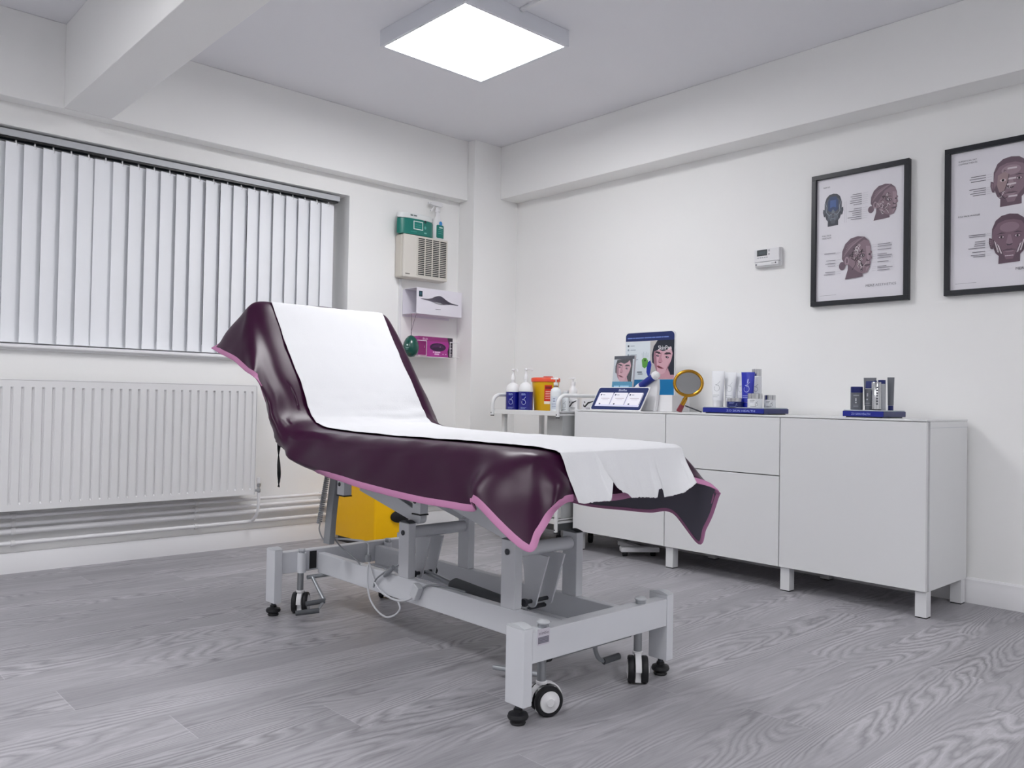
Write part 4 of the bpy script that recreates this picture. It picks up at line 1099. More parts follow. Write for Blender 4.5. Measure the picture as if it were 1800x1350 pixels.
# portrait is clipped to the board on its right side
woman(p, 0.247, 0.168, 0.150, '#1c2130', (0.17, Bw - m4, 0, Bh - 0.05))
p.poly(outl2, '#14265f')
p.rect(m4, 0.0, Bw - m4, 0.081, '#0e76ad')
p.poly([(0.165, 0.081), (0.18, 0.16), (0.172, 0.182), (0.150, 0.170), (0.147, 0.12)], '#1a2f9a')
p.poly([(0.115, 0.185), (0.120, 0.150), (0.135, 0.140), (0.152, 0.152), (0.158, 0.180), (0.145, 0.196), (0.128, 0.197)], '#5c9a3f').ell(0.137, 0.183, 0.006, 0.006, '#274a20', 10)
for k in range(5): p.line([(0.120 + k * 0.009, 0.198), (0.117 + k * 0.010, 0.222 + 0.006 * (k % 2))], 0.0022, '#a7b2b8')
for k, zz in enumerate((0.262, 0.240, 0.214, 0.188)):
    p.ell(0.024, zz, 0.0058, 0.0058, '#39424f' if k == 0 else '#8a97a3', 10)
    p.rect(0.038, zz - 0.0015, 0.066 + 0.008 * k, zz + 0.0015, '#8a97a3')
    if k > 1: p.rect(0.038, zz - 0.008, 0.080, zz - 0.0055, '#9aa6b0')
p.rect(0.085, 0.118, 0.118, 0.124, '#5b646e').rect(0.09, 0.108, 0.122, 0.113, '#7f8890')
p.bars(0.018, 0.300, 0.0055, (0.034, 0.012, 0.058, 0.048, 0.022, 0.036, 0.010, 0.030), '#6d82c4')
p.text('SkinPen', 0.308, 0.236, 0.032, '#f1f2f5', width=0.086, align='r')
p.rect(0.25, 0.228, 0.308, 0.2295, '#c9ccd4')
p.build('board_print', plane_map((o.x, -0.2053, o.z), (1, 0, 0), (0, 0, 1)), t)
# leaflet holder
t = thing('leaflet_holder', 'small clear holder with leaflets showing a woman\'s face behind the tilted sign', 'leaflet holder', (1.33, -0.29, TOP))
acr = bpy.data.materials.new('clear_acrylic'); acr.use_nodes = True
_an = acr.node_tree; _an.nodes.remove(_an.nodes['Principled BSDF'])
_tr = _an.nodes.new('ShaderNodeBsdfTransparent'); _gl = _an.nodes.new('ShaderNodeBsdfGlossy'); _gl.inputs['Roughness'].default_value = 0.05
_mx = _an.nodes.new('ShaderNodeMixShader'); _mx.inputs[0].default_value = 0.06
_an.links.new(_tr.outputs[0], _mx.inputs[1]); _an.links.new(_gl.outputs[0], _mx.inputs[2]); _an.links.new(_mx.outputs[0], _an.nodes['Material Output'].inputs['Surface'])
lo = Vector((1.245, -0.335, PZ)); lu = Vector((1, 0, 0)); lv = Vector((0.07, 0.03, 1)).normalized(); lw, lh = 0.135, 0.215
lo = Vector((1.252, -0.340, TOP + 0.002)); lh = 0.285
ln = lu.cross(lv).normalized(); c4 = [lo, lo + lu * lw, lo + lu * lw + lv * lh, lo + lv * lh]
M().loft([[q - ln * 0.007 for q in c4], c4]).build('leaflets', white_pl, t)
M().loft([[q + ln * 0.0018 for q in c4], [q + ln * 0.0033 for q in c4]]).build('acrylic_front', acr, t)
M().loft([[q - ln * 0.0135 for q in c4], [q - ln * 0.0085 for q in c4]]).build('acrylic_back', white_pl, t)
p = Print(); p.rect(0, 0, lw, lh, '#c4ccd3').rect(0, lh - 0.018, lw, lh, '#2b3040')
woman(p, 0.064, 0.196, 0.118, '#20242f', (0, lw, 0, lh - 0.018))
p.rect(0, 0, lw, 0.150, '#3592b8').rect(0, 0, lw, 0.105, '#1a4f86')
p.bars(0.014, 0.118, 0.011, (0.034, 0.060), '#9fd4ee')
p.build('leaflet_print', plane_map(lo + ln * 0.0004, lu, lv), t)
# microneedling pen on its white cradle
t = thing('skin_pen', 'blue and white handheld device lying diagonally on its white dock', 'beauty device', (1.48, -0.33, TOP))
M().prism([(1.43, TOP + 0.0005), (1.535, TOP + 0.0005), (1.550, 0.862), (1.548, 0.908), (1.52, 0.908), (1.41, 0.835)], 'y', -0.326, -0.2995).build('dock', white_pl, t, bevel=0.006, seg=3)
pa, pb = Vector((1.432, -0.334, 0.862)), Vector((1.552, -0.334, 0.932)); pd = (pb - pa)
M().tube([pa - pd * 0.10, pa - pd * 0.04, pa + pd * 0.12, pa + pd * 0.18], [0.010, 0.0175, 0.019, 0.019], 20).build('head_cap', white_pl, t)
M().tube([pa + pd * 0.181, pa + pd * 0.84], [0.0185, 0.0185], 20).build('grip', mat('pen_blue', '#1a2b86', 0.3), t)
M().tube([pa + pd * 0.841, pa + pd * 0.90, pa + pd * 1.02, pa + pd * 1.08], [0.0190, 0.0215, 0.0195, 0.008], 20).build('tail_cap', white_pl, t)
# gold mirror
t = thing('vanity_mirror', 'gold-rimmed round hand mirror standing on a folding leg', 'mirror', (1.69, -0.30, TOP))
gold = mat('gold_metal', '#b98a32', 0.22, 1.0); ros = mat('burgundy_handle', '#7a1f30', 0.3, coat=0.4)
mc = Vector((1.722, -0.305, 0.888)); mn = Vector((0.55, -0.80, 0.08)).normalized()
mu = Vector((0, 0, 1)).cross(mn).normalized(); mv = mn.cross(mu)
RR = Matrix((mu, mv, mn)).transposed()
tor = [mc + RR @ Vector((0.066 * math.cos(2 * PI * k / 48), 0.060 * math.sin(2 * PI * k / 48), 0)) for k in range(48)]
M().tube(tor, 0.0085, 12, closed=True).build('rim', gold, t)
M().lathe([(0, -0.004), (0.062, -0.004), (0.062, 0.002), (0, 0.002)], mc, 40, axis=mn, sy=0.9).build('mirror_backing', mat('mirror_grey', '#8f9193', 0.25, 0.6), t)
disc = M()
disc.loft([[mc + RR @ Vector((0.059 * math.cos(2 * PI * k / 40), 0.053 * math.sin(2 * PI * k / 40), h)) for k in range(40)] for h in (0.0022, 0.0045)])
disc.build('mirror_glass', mat('silvered_glass', '#b4b5b6', 0.12, 0.9), t)
hb = Vector((1.676, -0.315, TOP + 0.004)); ht = mc - mv * 0.064 + Vector((-0.010, 0, 0))
M().tube([ht, ht.lerp(hb, 0.18), ht.lerp(hb, 0.55)], [0.007, 0.0115, 0.0115], 14).build('handle_neck', gold, t)
M().tube([ht.lerp(hb, 0.551), ht.lerp(hb, 0.8), hb], [0.0125, 0.0135, 0.0145], 14).build('handle', ros, t)
M().tube([ht.lerp(hb, 0.62) + Vector((0.012, 0.01, 0)), Vector((1.772, -0.262, TOP + 0.003))], 0.0032, 8).build('prop_leg', dsteel_m, t)
# display trays
grey_tag = '#2b3556'
def disp_tray(x0, x1, y0, y1, label, textx):
    t = thing('display_tray', label, 'display tray', ((x0 + x1) / 2, (y0 + y1) / 2, TOP))
    s = M().box(x0, x1, y0, y1, TOP + 0.004, TOP + 0.027); s.build('base', navy_m, t, bevel=0.0015)
    M().box(x0 + 0.01, x1 - 0.01, y0 + 0.01, y1 - 0.01, TOP + 0.0002, TOP + 0.0037).build('feet', black_m, t)
    M().box(x0 + 0.003, x1 - 0.003, y0 + 0.003, y1 - 0.003, TOP + 0.0272, TOP + 0.031).build('acrylic_top', mat('tray_acrylic', '#b8c0cb', 0.15), t, bevel=0.001)
    W_ = x1 - x0; p = Print()
    p.rect(0.001, 0.001, W_ - 0.001, 0.0215, '#0a1c84')
    p.text('ZO SKIN HEALTH', W_ * textx, 0.0065, 0.0125, '#a9b6ea', width=W_ * 0.46)
    p.build('tray_print', plane_map((x0, y0 - 0.0003, TOP + 0.0043), (1, 0, 0), (0, 0, 1)), t)
disp_tray(1.848, 2.170, -0.365, -0.150, 'longer navy display tray holding white tubes and jars', 0.40)
disp_tray(2.529, 2.697, -0.365, -0.150, 'shorter navy display tray holding grey bottles and tubes', 0.22)
DZ = TOP + 0.0312
def tube_thing(x, y, w_, h_, body_m, cap_m, label, group=None, cap_h=0.02, seam=True, ang=0.0, decal=None, depth=0.5):
    """squeeze tube standing on its cap"""
    t = thing('squeeze_tube', label, 'tube', (x, y, DZ), group)
    R = Matrix.Rotation(ang, 3, 'Z'); r = w_ * 0.40; n = 24
    M().lathe([(0, 0), (r * 0.94, 0), (r * 0.94, cap_h), (0, cap_h)], (x, y, DZ), 22, sy=1).build('cap', cap_m, t)
    rings = []
    for f in (0, 0.15, 0.4, 0.7, 0.93, 1.0):
        a_ = r + (w_ / 2 - r) * f; b_ = r * (1 - f) ** 0.8 + 0.0012
        rings.append([Vector((x, y, DZ + cap_h + 0.0005 + (h_ - cap_h) * f)) + R @ Vector((a_ * math.cos(2 * PI * k / n), b_ * math.sin(2 * PI * k / n), 0)) for k in range(n)])
    M().loft(rings).build('body', body_m, t, smooth=60)
    c = Vector((x, y, DZ)); ux = R @ Vector((1, 0, 0)); nn = R @ Vector((0, -1, 0))
    if decal:
        p = Print(); decal(p, w_, h_)
        def f(px_, py_, lift):
            q = (py_ - cap_h) / (h_ - cap_h); q = min(max(q, 0), 1)
            b_ = r * (1 - q) ** 0.8 + 0.0012; a_ = r + (w_ / 2 - r) * q
            e_ = max(0.0, 1 - (px_ / a_) ** 2) ** 0.5
            return c + ux * px_ + nn * (b_ * e_ + 0.0005 + lift) + Vector((0, 0, py_))
        p.build('tube_print', f, t)
    return t
wt_m = mat('white_tube', '#e4e6e9', 0.35); gt_m = mat('grey_tube', '#62656c', 0.4); bt_m = mat('blue_tube', '#1020a8', 0.3, coat=0.3)
def dz(col):
    def f(p, w_, h_):
        zo_mark(p, 0, h_ * 0.52, w_ * 0.19, col, 0.0016)
        for k in range(2): p.rect(-w_ * 0.28, h_ * (0.32 - 0.05 * k), w_ * (0.2 - 0.1 * k), h_ * (0.33 - 0.05 * k), col)
    return f
tube_thing(1.905, -0.325, 0.064, 0.168, wt_m, white_pl, 'first white cream tube from the mirror end of the long tray', ang=0.25, decal=dz('#9fa3a8'), cap_h=0.03)
tube_thing(1.950, -0.290, 0.060, 0.163, wt_m, white_pl, 'second white cream tube from the mirror end of the long tray', ang=0.25, decal=dz('#b3b7bc'), cap_h=0.03)
tube_thing(1.992, -0.260, 0.058, 0.160, wt_m, white_pl, 'white cream tube standing next to the blue tube', ang=0.25, decal=dz('#b3b7bc'), cap_h=0.03)
tube_thing(2.045, -0.295, 0.064, 0.162, bt_m, blue_m, 'royal blue cream tube with a light ring emblem', ang=0.2, decal=dz('#c3ccf3'), cap_h=0.022)
silver = mat('silver_cap', '#c4c5c8', 0.18, 1.0)
b = thing('serum_bottle', 'slim white bottle with a silver cap behind the blue tube', 'bottle', (2.036, -0.205, DZ))
M().lathe([(0, 0), (0.024, 0), (0.024, 0.145), (0.022, 0.147), (0, 0.147)], (2.036, -0.205, DZ), 24).build('body', wt_m, b)
M().lathe([(0, 0.1475), (0.022, 0.1475), (0.022, 0.180), (0, 0.181)], (2.036, -0.205, DZ), 24).build('cap', silver, b)
p = Print(); zo_mark(p, 0, 0.085, 0.009, '#6b6e76', 0.0014); p.build('label_print', cyl_map((2.036, -0.205, DZ), 0.024, A0, DZ), b)
def jar(x, y, r, h, body_m, label, col):
    t = thing('cream_jar', label, 'jar', (x, y, DZ))
    M().lathe([(0, 0), (r, 0), (r, h * 0.62), (0, h * 0.62)], (x, y, DZ), 28).build('jar_body', body_m, t)
    M().lathe([(0, h * 0.625), (r * 0.98, h * 0.625), (r * 0.98, h * 0.99), (r * 0.95, h), (0, h)], (x, y, DZ), 28).build('lid', silver, t)
    p = Print(); hh = h * 0.62
    for k in range(2): p.rect(-r * 0.6, hh * (0.78 - 0.17 * k), r * (0.1 - 0.1 * k), hh * (0.84 - 0.17 * k), col)
    zo_mark(p, r * 0.35, hh * 0.35, hh * 0.14, col, 0.001); p.rect(-r * 0.5, hh * 0.12, r * 0.3, hh * 0.16, col)
    p.build('jar_print', cyl_map((x, y, DZ), r, A0, DZ), t)
jar(2.003, -0.335, 0.037, 0.041, navy_m, 'low navy cream jar with a silver lid in front of the blue tube', '#93a2d8')
jar(2.096, -0.318, 0.033, 0.064, wt_m, 'white cream jar with a silver lid beside the blue tube', '#6e7178')
jar(2.118, -0.225, 0.026, 0.058, wt_m, 'white cream jar with a silver lid, last on the long tray', '#5c5f67')
# grey range on the short tray
b = thing('capped_bottle', 'short grey bottle with a wide navy cap, first on the short tray', 'bottle', (2.565, -0.315, DZ))
M().lathe([(0, 0), (0.023, 0), (0.024, 0.003), (0.024, 0.070), (0, 0.070)], (2.565, -0.315, DZ), 24).build('body', gt_m, b)
M().lathe([(0, 0.0705), (0.024, 0.0705), (0.024, 0.094), (0.0225, 0.0955), (0, 0.0955)], (2.565, -0.315, DZ), 24).build('cap', navy_m, b)
p = Print(); p.rect(-0.012, 0.058, 0.010, 0.061, '#a3a7ae').rect(-0.004, 0.036, 0.0, 0.048, '#c3c6cb').ell(-0.002, 0.030, 0.003, 0.003, '#c3c6cb', 8)
for k in range(2): p.rect(-0.012, 0.018 - 0.006 * k, 0.008, 0.020 - 0.006 * k, '#8d9198')
p.build('label_print', cyl_map((2.565, -0.315, DZ), 0.024, A0, DZ), b)
def dg(p, w_, h_):
    p.rect(-w_ * 0.30, h_ * 0.68, w_ * 0.38, h_ * 0.90, '#0d1f66').rect(-w_ * 0.32, h_ * 0.655, w_ * 0.32, h_ * 0.672, '#c7cbd2')
    p.rect(-w_ * 0.16, h_ * 0.42, -w_ * 0.06, h_ * 0.52, '#a9adb5').ell(-w_ * 0.12, h_ * 0.33, 0.003, 0.003, '#c7cbd2', 8).rect(-w_ * 0.28, h_ * 0.20, w_ * 0.1, h_ * 0.22, '#8d9198')
tube_thing(2.612, -0.298, 0.050, 0.132, gt_m, gt_m, 'grey squeeze tube with a navy panel beside the silver bottle', ang=0.15, decal=dg, cap_h=0.018)
b = thing('airless_bottle', 'shiny silver pump bottle at the middle of the short tray', 'bottle', (2.650, -0.325, DZ))
M().lathe([(0, 0.0045), (0.0185, 0.0045), (0.0185, 0.112), (0.017, 0.114), (0, 0.114)], (2.650, -0.325, DZ), 24).build('body', silver, b)
M().lathe([(0, 0), (0.018, 0), (0.018, 0.004), (0, 0.004)], (2.650, -0.325, DZ), 20).build('base_ring', black_m, b)
M().lathe([(0, 0.1145), (0.006, 0.1145), (0.006, 0.120), (0, 0.120)], (2.646, -0.325, DZ), 12).build('pump_button', navy_m, b)
p = Print()
for k in range(7): p.rect(-0.004, 0.022 + 0.011 * k, 0.003, 0.029 + 0.011 * k, '#55585f')
p.build('label_print', cyl_map((2.650, -0.325, DZ), 0.0185, A0 + 0.2, DZ), b)
b = thing('capped_bottle', 'tall grey bottle with a navy cap standing behind the silver bottle', 'bottle', (2.645, -0.262, DZ))
M().lathe([(0, 0), (0.0155, 0), (0.0155, 0.108), (0, 0.108)], (2.645, -0.262, DZ), 22).build('body', mat('pale_metal_grey', '#a9acb1', 0.3, 0.4), b)
M().lathe([(0, 0.1085), (0.0145, 0.1085), (0.0145, 0.124), (0, 0.125)], (2.645, -0.262, DZ), 22).build('cap', navy_m, b)
tube_thing(2.664, -0.220, 0.028, 0.136, gt_m, navy_m, 'narrow grey tube with a navy base cap, alone at the end of the short tray', ang=0.1, cap_h=0.020)

# ---------------------------------------------------------------- thermostat and framed posters on the right wall
t = thing('thermostat', 'white wall thermostat with a small dark display beside the posters', 'thermostat', (1.976, 0, 1.515))
M().box(1.905, 2.048, -0.018, -0.0005, 1.470, 1.562).build('back_plate', white_pl, t, bevel=0.005, seg=3)
M().box(1.908, 2.046, -0.030, -0.0185, 1.494, 1.560).build('cover', white_pl, t, bevel=0.005, seg=3)
M().box(1.916, 2.044, -0.033, -0.0185, 1.474, 1.4925).build('flap', white_pl, t, bevel=0.004, seg=2)
p = Print(); p.rect(0, 0, 0.056, 0.030, '#2a3034').rect(0.004, 0.004, 0.052, 0.026, '#3c4448').rect(0.012, 0.010, 0.044, 0.021, '#454e54')
p.rect(0.062, 0.018, 0.070, 0.029, '#a8a9ad').rect(0.062, 0.002, 0.069, 0.010, '#8d8f94')
for k in range(5): p.rect(0.002 + 0.012 * k, -0.011, 0.011 + 0.012 * k, -0.006, '#a9abb0')
p.build('display', plane_map((1.925, -0.0303, 1.524), (1, 0, 0), (0, 0, 1)), t)
p = Print(); p.ell(0.0, 0, 0.004, 0.004, '#4c4e54', 10).rect(-0.022, -0.002, -0.006, 0.0, '#8d8f94').ell(-0.105, -0.002, 0.005, 0.005, '#77797f', 10)
p.build('flap_marks', plane_map((2.028, -0.0333, 1.484), (1, 0, 0), (0, 0, 1)), t)

S1, S2, S3, S4, S5 = '#8b7580', '#6d5a66', '#a38d97', '#4e414c', '#c3b1b9'
def face_front(p, cx, cy, w_, h_, tint=None, lines='#ddd2d8', muscles=False, vessels=True, over=None):
    """bald front view head with ears; w_ over the ears, h_ with neck"""
    base, dark, light = tint or (S1, S2, S3)
    def q(pts): return [(cx + a_ * w_ / 2, cy + b_ * h_ / 2) for a_, b_ in pts]
    p.poly(q([(-.52, -1), (-.50, -.55), (.5, -.55), (.50, -.97)]), dark)
    for sg in (-1, 1):
        p.poly(q([(sg * .80, .05), (sg * .97, .10), (sg * .99, -.1), (sg * .90, -.35), (sg * .78, -.38)]), dark)
        p.poly(q([(sg * .84, .0), (sg * .93, .03), (sg * .92, -.15), (sg * .84, -.28)]), base)
    head = [(-.84, .1), (-.83, .45), (-.66, .78), (-.38, .95), (0, 1), (.38, .95), (.66, .78), (.83, .45), (.84, .1), (.80, -.25), (.66, -.55), (.38, -.78), (.16, -.84), (-.16, -.84), (-.38, -.78), (-.66, -.55), (-.80, -.25)]
    p.poly(q(head), base)
    p.poly(q([(-.84, .1), (-.83, .45), (-.66, .78), (-.38, .95), (0, 1), (.38, .95), (.66, .78), (.83, .45), (.84, .1), (.76, .42), (.55, .66), (.2, .76), (-.2, .76), (-.55, .66), (-.76, .42)]), dark)
    p.ell(cx, cy + .46 * h_ / 2, .46 * w_ / 2, .20 * h_ / 2, light)
    p.poly(q([(-.80, -.25), (-.66, -.55), (-.38, -.78), (-.16, -.84), (-.3, -.6), (-.58, -.35), (-.70, -.05)]), dark).poly(q([(.80, -.25), (.66, -.55), (.38, -.78), (.16, -.84), (.3, -.6), (.58, -.35), (.70, -.05)]), dark)
    p.poly(q([(-.06, .16), (-.16, -.18), (-.12, -.28), (.12, -.28), (.16, -.18), (.06, .16)]), light).poly(q([(-.16, -.2), (-.1, -.28), (.1, -.28), (.16, -.2), (.0, -.24)]), S4)
    for sg in (-1, 1):
        p.poly(q([(sg * .16, .22), (sg * .38, .27), (sg * .64, .20), (sg * .40, .22)]), S4)
        p.ell(cx + sg * .38 * w_ / 2, cy + .08 * h_ / 2, .17 * w_ / 2, .075 * h_ / 2, dark, 14)
        p.ell(cx + sg * .38 * w_ / 2, cy + .08 * h_ / 2, .13 * w_ / 2, .045 * h_ / 2, S5, 12).ell(cx + sg * .38 * w_ / 2, cy + .08 * h_ / 2, .055 * w_ / 2, .045 * h_ / 2, '#2b222a', 10)
    p.poly(q([(-.30, -.47), (-.08, -.41), (0, -.43), (.08, -.41), (.30, -.47), (.0, -.48)]), dark).poly(q([(-.28, -.48), (.28, -.48), (.12, -.56), (-.12, -.56)]), light)
    p.line(q([(-.30, -.475), (0, -.485), (.30, -.475)]), w_ * .012, S4)
    rnd = random.Random(int(cx * 1e4))
    if vessels:
        for k in range(9):
            a_, b_ = -.62 + .5 * rnd.random(), -.5 + .95 * rnd.random(); pts = [(a_, b_)]
            for _ in range(5): pts.append((max(-.72, min(-.02, pts[-1][0] + rnd.uniform(-.12, .14))), max(-.7, min(.6, pts[-1][1] + rnd.uniform(-.16, .12)))))
            p.line(q(pts), w_ * .012, lines if k % 2 else '#3c313a')
    if muscles:
        for sg in (-1, 1):
            for k in range(7):
                a_ = .30 + .05 * k
                p.line(q([(sg * a_, -.62 + .02 * k), (sg * (a_ + .16), -.30 + .05 * k)]), w_ * .014, lines if k % 3 else '#3c313a')
        for k in range(5): p.ell(cx + (-.16 + .08 * k) * w_ / 2, cy - .70 * h_ / 2, .022 * w_, .010 * h_, '#d9ccd3', 8)
    if over: over(p, q)
def face_side(p, cx, cy, w_, h_, dense_=22):
    """three-quarter head looking right, hair bun at the left, facial vessels"""
    def q(pts): return [(cx + a_ * w_ / 2, cy + b_ * h_ / 2) for a_, b_ in pts]
    p.ell(cx - .80 * w_ / 2, cy - .34 * h_ / 2, .20 * w_ / 2, .20 * h_ / 2, S2)                      # bun
    p.poly(q([(-.62, -1), (-.46, -.55), (-.44, -.1), (.3, -.4), (.44, -.78), (.44, -.93), (.1, -.96)]), S2)
    p.poly(q([(-.82, .0), (-.80, .36), (-.62, .70), (-.30, .93), (.14, 1), (.54, .93), (.80, .72), (.90, .46), (.90, .26), (.99, .18), (.93, .08), (.99, -.10), (.90, -.20), (.92, -.34), (.86, -.42), (.87, -.52), (.80, -.62), (.72, -.76), (.48, -.80), (.2, -.72), (-.14, -.50), (-.40, -.30), (-.62, -.30)]), S1)
    p.poly(q([(-.82, .0), (-.80, .36), (-.62, .70), (-.30, .93), (.14, 1), (.54, .93), (.80, .72), (.5, .80), (.12, .62), (-.12, .30), (-.34, .0), (-.62, -.28)]), S2)
    for k in range(5): p.line(q([(-.72 + .05 * k, .1 + .12 * k), (-.3 + .08 * k, .5 + .08 * k), (.2 + .07 * k, .80 + .03 * k)]), w_ * .010, S3)
    p.poly(q([(.62, .50), (.86, .46), (.87, .2), (.80, -.5), (.62, -.74), (.72, -.2), (.66, .1)]), S3)
    p.ell(cx - .52 * w_ / 2, cy - .12 * h_ / 2, .13 * w_ / 2, .20 * h_ / 2, S3).ell(cx - .51 * w_ / 2, cy - .12 * h_ / 2, .07 * w_ / 2, .12 * h_ / 2, S2)
    p.ell(cx + .40 * w_ / 2, cy + .06 * h_ / 2, .18 * w_ / 2, .09 * h_ / 2, S4, 14).ell(cx + .42 * w_ / 2, cy + .06 * h_ / 2, .11 * w_ / 2, .05 * h_ / 2, S5, 12).ell(cx + .44 * w_ / 2, cy + .06 * h_ / 2, .05 * w_ / 2, .05 * h_ / 2, '#1f181e', 8)
    p.ell(cx + .84 * w_ / 2, cy + .08 * h_ / 2, .06 * w_ / 2, .05 * h_ / 2, S4, 10)
    p.poly(q([(.24, .22), (.44, .28), (.62, .22), (.44, .24)]), S4)
    p.poly(q([(.66, -.10), (.78, -.20), (.92, -.16), (.80, -.24), (.66, -.22)]), S4)
    p.poly(q([(.54, -.42), (.74, -.36), (.90, -.38), (.86, -.46), (.66, -.50)]), S2).line(q([(.52, -.42), (.72, -.42), (.90, -.41)]), w_ * .012, '#2b222a')
    rnd = random.Random(int(cy * 1e4))
    for k in range(dense_):
        a_, b_ = rnd.uniform(-.30, .5), rnd.uniform(-.62, .52); pts = [(a_, b_)]
        for _ in range(5): pts.append((max(-.34, min(.66, pts[-1][0] + rnd.uniform(-.13, .15))), max(-.68, min(.58, pts[-1][1] + rnd.uniform(-.13, .13)))))
        p.line(q(pts), w_ * rnd.uniform(.008, .016), '#e4dade' if k % 2 else '#2f262d')
def notes(p, x0, x1, ys_, w_, lead=None, rnd=random.Random(3), right=False):
    for y in ys_:
        l_ = rnd.uniform(.55, 1.0) * (x1 - x0)
        a_, b_ = (x0, x0 + l_) if right else (x1 - l_, x1)
        p.rect(a_, y - w_ / 2, b_, y + w_ / 2, '#77747c')
        if lead is not None:
            c_, d_ = (lead, x0 - 0.004) if right else (x1 + 0.004, lead)
            p.rect(c_, y - w_ * .13, d_, y + w_ * .13, '#a9a6ae')
frame_black = mat('black_picture_frame', '#10141d', 0.4)
paper_p = mat('poster_paper', '#e4e2e8', 0.5)
def poster(x0, z0, w_, h_, label, art):
    t = thing('framed_poster', label, 'poster', (x0 + w_ / 2, 0, z0 + h_ / 2))
    x1, z1 = x0 + w_, z0 + h_; b_ = 0.0215; d0, d1 = -0.026, -0.0005
    s = M().box(x0, x1, d0, d1, z1 - b_, z1).box(x0, x1, d0, d1, z0, z0 + b_).box(x0, x0 + b_, d0, d1, z0 + b_, z1 - b_).box(x1 - b_, x1, d0, d1, z0 + b_, z1 - b_)
    s.build('frame', frame_black, t, bevel=0.001)
    M().box(x0 + b_ + 0.0003, x1 - b_ - 0.0003, -0.012, -0.004, z0 + b_ + 0.0003, z1 - b_ - 0.0003).build('poster_sheet', paper_p, t, smooth=0)
    p = Print(); iw, ih = w_ - 2 * b_, h_ - 2 * b_
    art(p, iw, ih)
    p.build('poster_print', plane_map((x0 + b_, -0.0123, z0 + b_), (1, 0, 0), (0, 0, 1)), t)
def art1(p, W_, H_):
    ink = '#3b3842'
    p.text('NERVES', W_ * .075, H_ * .925, H_ * .017, ink)
    def ov(p, q):
        p.poly(q([(-.50, .0), (-.52, .5), (-.3, .82), (.3, .82), (.52, .5), (.50, .0), (.2, -.12), (.0, .05), (-.2, -.12)]), '#2c4069')
        p.poly(q([(-.3, .12), (-.28, .6), (.28, .6), (.3, .12), (.0, .2)]), '#3f5c96')
        for sg in (-1, 1):
            p.line(q([(sg * .78, .5), (sg * .60, .2), (sg * .66, -.1), (sg * .4, -.3), (sg * .1, -.25)]), W_ * .004, '#a8b2bf')
            for k in range(4): p.line(q([(sg * .1 * (k + 1), -.3), (sg * .13 * (k + 1), -.65)]), W_ * .003, '#8e98a6')
    face_front(p, W_ * .195, H_ * .740, W_ * .245, H_ * .265, tint=('#515661', '#3a3d48', '#6c7481'), vessels=False, over=ov)
    face_side(p, W_ * .765, H_ * .740, W_ * .33, H_ * .275)
    notes(p, W_ * .37, W_ * .53, [H_ * (.835 - .0165 * k) for k in range(13) if k not in (6,)], H_ * .0045, W_ * .60)
    p.rect(W_ * .335, H_ * .62, W_ * .337, H_ * .79, '#a9a6ae').rect(W_ * .355, H_ * .62, W_ * .357, H_ * .79, '#a9a6ae')
    p.text('FULL FACE', W_ * .07, H_ * .528, H_ * .016, ink).text('VASCULAR', W_ * .07, H_ * .508, H_ * .016, ink)
    face_side(p, W_ * .465, H_ * .330, W_ * .38, H_ * .335, 30)
    notes(p, W_ * .09, W_ * .235, [H_ * k for k in (.385, .327, .302, .282, .232, .215)], H_ * .0045, W_ * .30)
    notes(p, W_ * .715, W_ * .89, [H_ * k for k in (.412, .396, .370, .335, .322, .305, .275, .240, .228, .210)], H_ * .0045, W_ * .655, right=True)
    p.text('MERZ', W_ * .585, H_ * .088, H_ * .026, '#4a4750', width=W_ * .10).text('AESTHETICS', W_ * .695, H_ * .088, H_ * .026, '#8d8a93', width=W_ * .225)
    p.rect(W_ * .05, H_ * .044, W_ * .25, H_ * .0465, '#a9a6ae')
def art2(p, W_, H_):
    ink = '#3b3842'
    p.text('SUPERFICIAL FAT', W_ * .07, H_ * .928, H_ * .016, ink).text('COMPARTMENTS', W_ * .07, H_ * .908, H_ * .016, ink)
    def ov(p, q):
        for a_, b_ in ((0.05, .52), (.02, .10), (.02, -.12), (.08, -.62)): p.poly(q([(a_ - .22, b_ - .03), (a_ + .22, b_ - .03), (a_ + .22, b_ + .04), (a_ - .22, b_ + .04)]), '#d6cbd1')
        p.poly(q([(-.62, .3), (-.3, .42), (-.1, .3), (-.16, .0), (-.3, -.35), (-.55, -.4), (-.66, -.1)]), '#a48d90')
        p.line(q([(-.1, .3), (-.16, .0), (-.3, -.35), (-.55, -.45), (-.3, -.68), (-.1, -.6)]), W_ * .005, '#3c313a')
        p.ell(*q([(-.38, .08)])[0], W_ * .028, H_ * .010, '#d3c5cb', 12).ell(*q([(-.38, .08)])[0], W_ * .012, H_ * .009, '#1f181e', 10)
    face_front(p, W_ * .555, H_ * .735, W_ * .375, H_ * .345, over=ov)
    notes(p, W_ * .17, W_ * .33, [H_ * k for k in (.805, .788, .770, .715, .700, .685, .670)], H_ * .0045, W_ * .385)
    p.text('FULL FACE MUSCLES', W_ * .07, H_ * .525, H_ * .016, ink)
    face_front(p, W_ * .545, H_ * .335, W_ * .375, H_ * .345, tint=('#7d6472', '#624e5b', '#927a86'), vessels=False, muscles=True)
    notes(p, W_ * .17, W_ * .33, [H_ * k for k in (.385, .372, .335, .320, .306, .290, .262, .240, .228)], H_ * .0045, W_ * .385)
    notes(p, W_ * .80, W_ * .93, [H_ * k for k in (.67, .655, .64, .40, .385, .33, .27)], H_ * .0045, W_ * .74, right=True)
    p.text('MERZ', W_ * .60, H_ * .110, H_ * .026, '#4a4750', width=W_ * .10).text('AESTHETICS', W_ * .715, H_ * .110, H_ * .026, '#8d8a93', width=W_ * .225)
    p.rect(W_ * .05, H_ * .044, W_ * .25, H_ * .0465, '#a9a6ae')
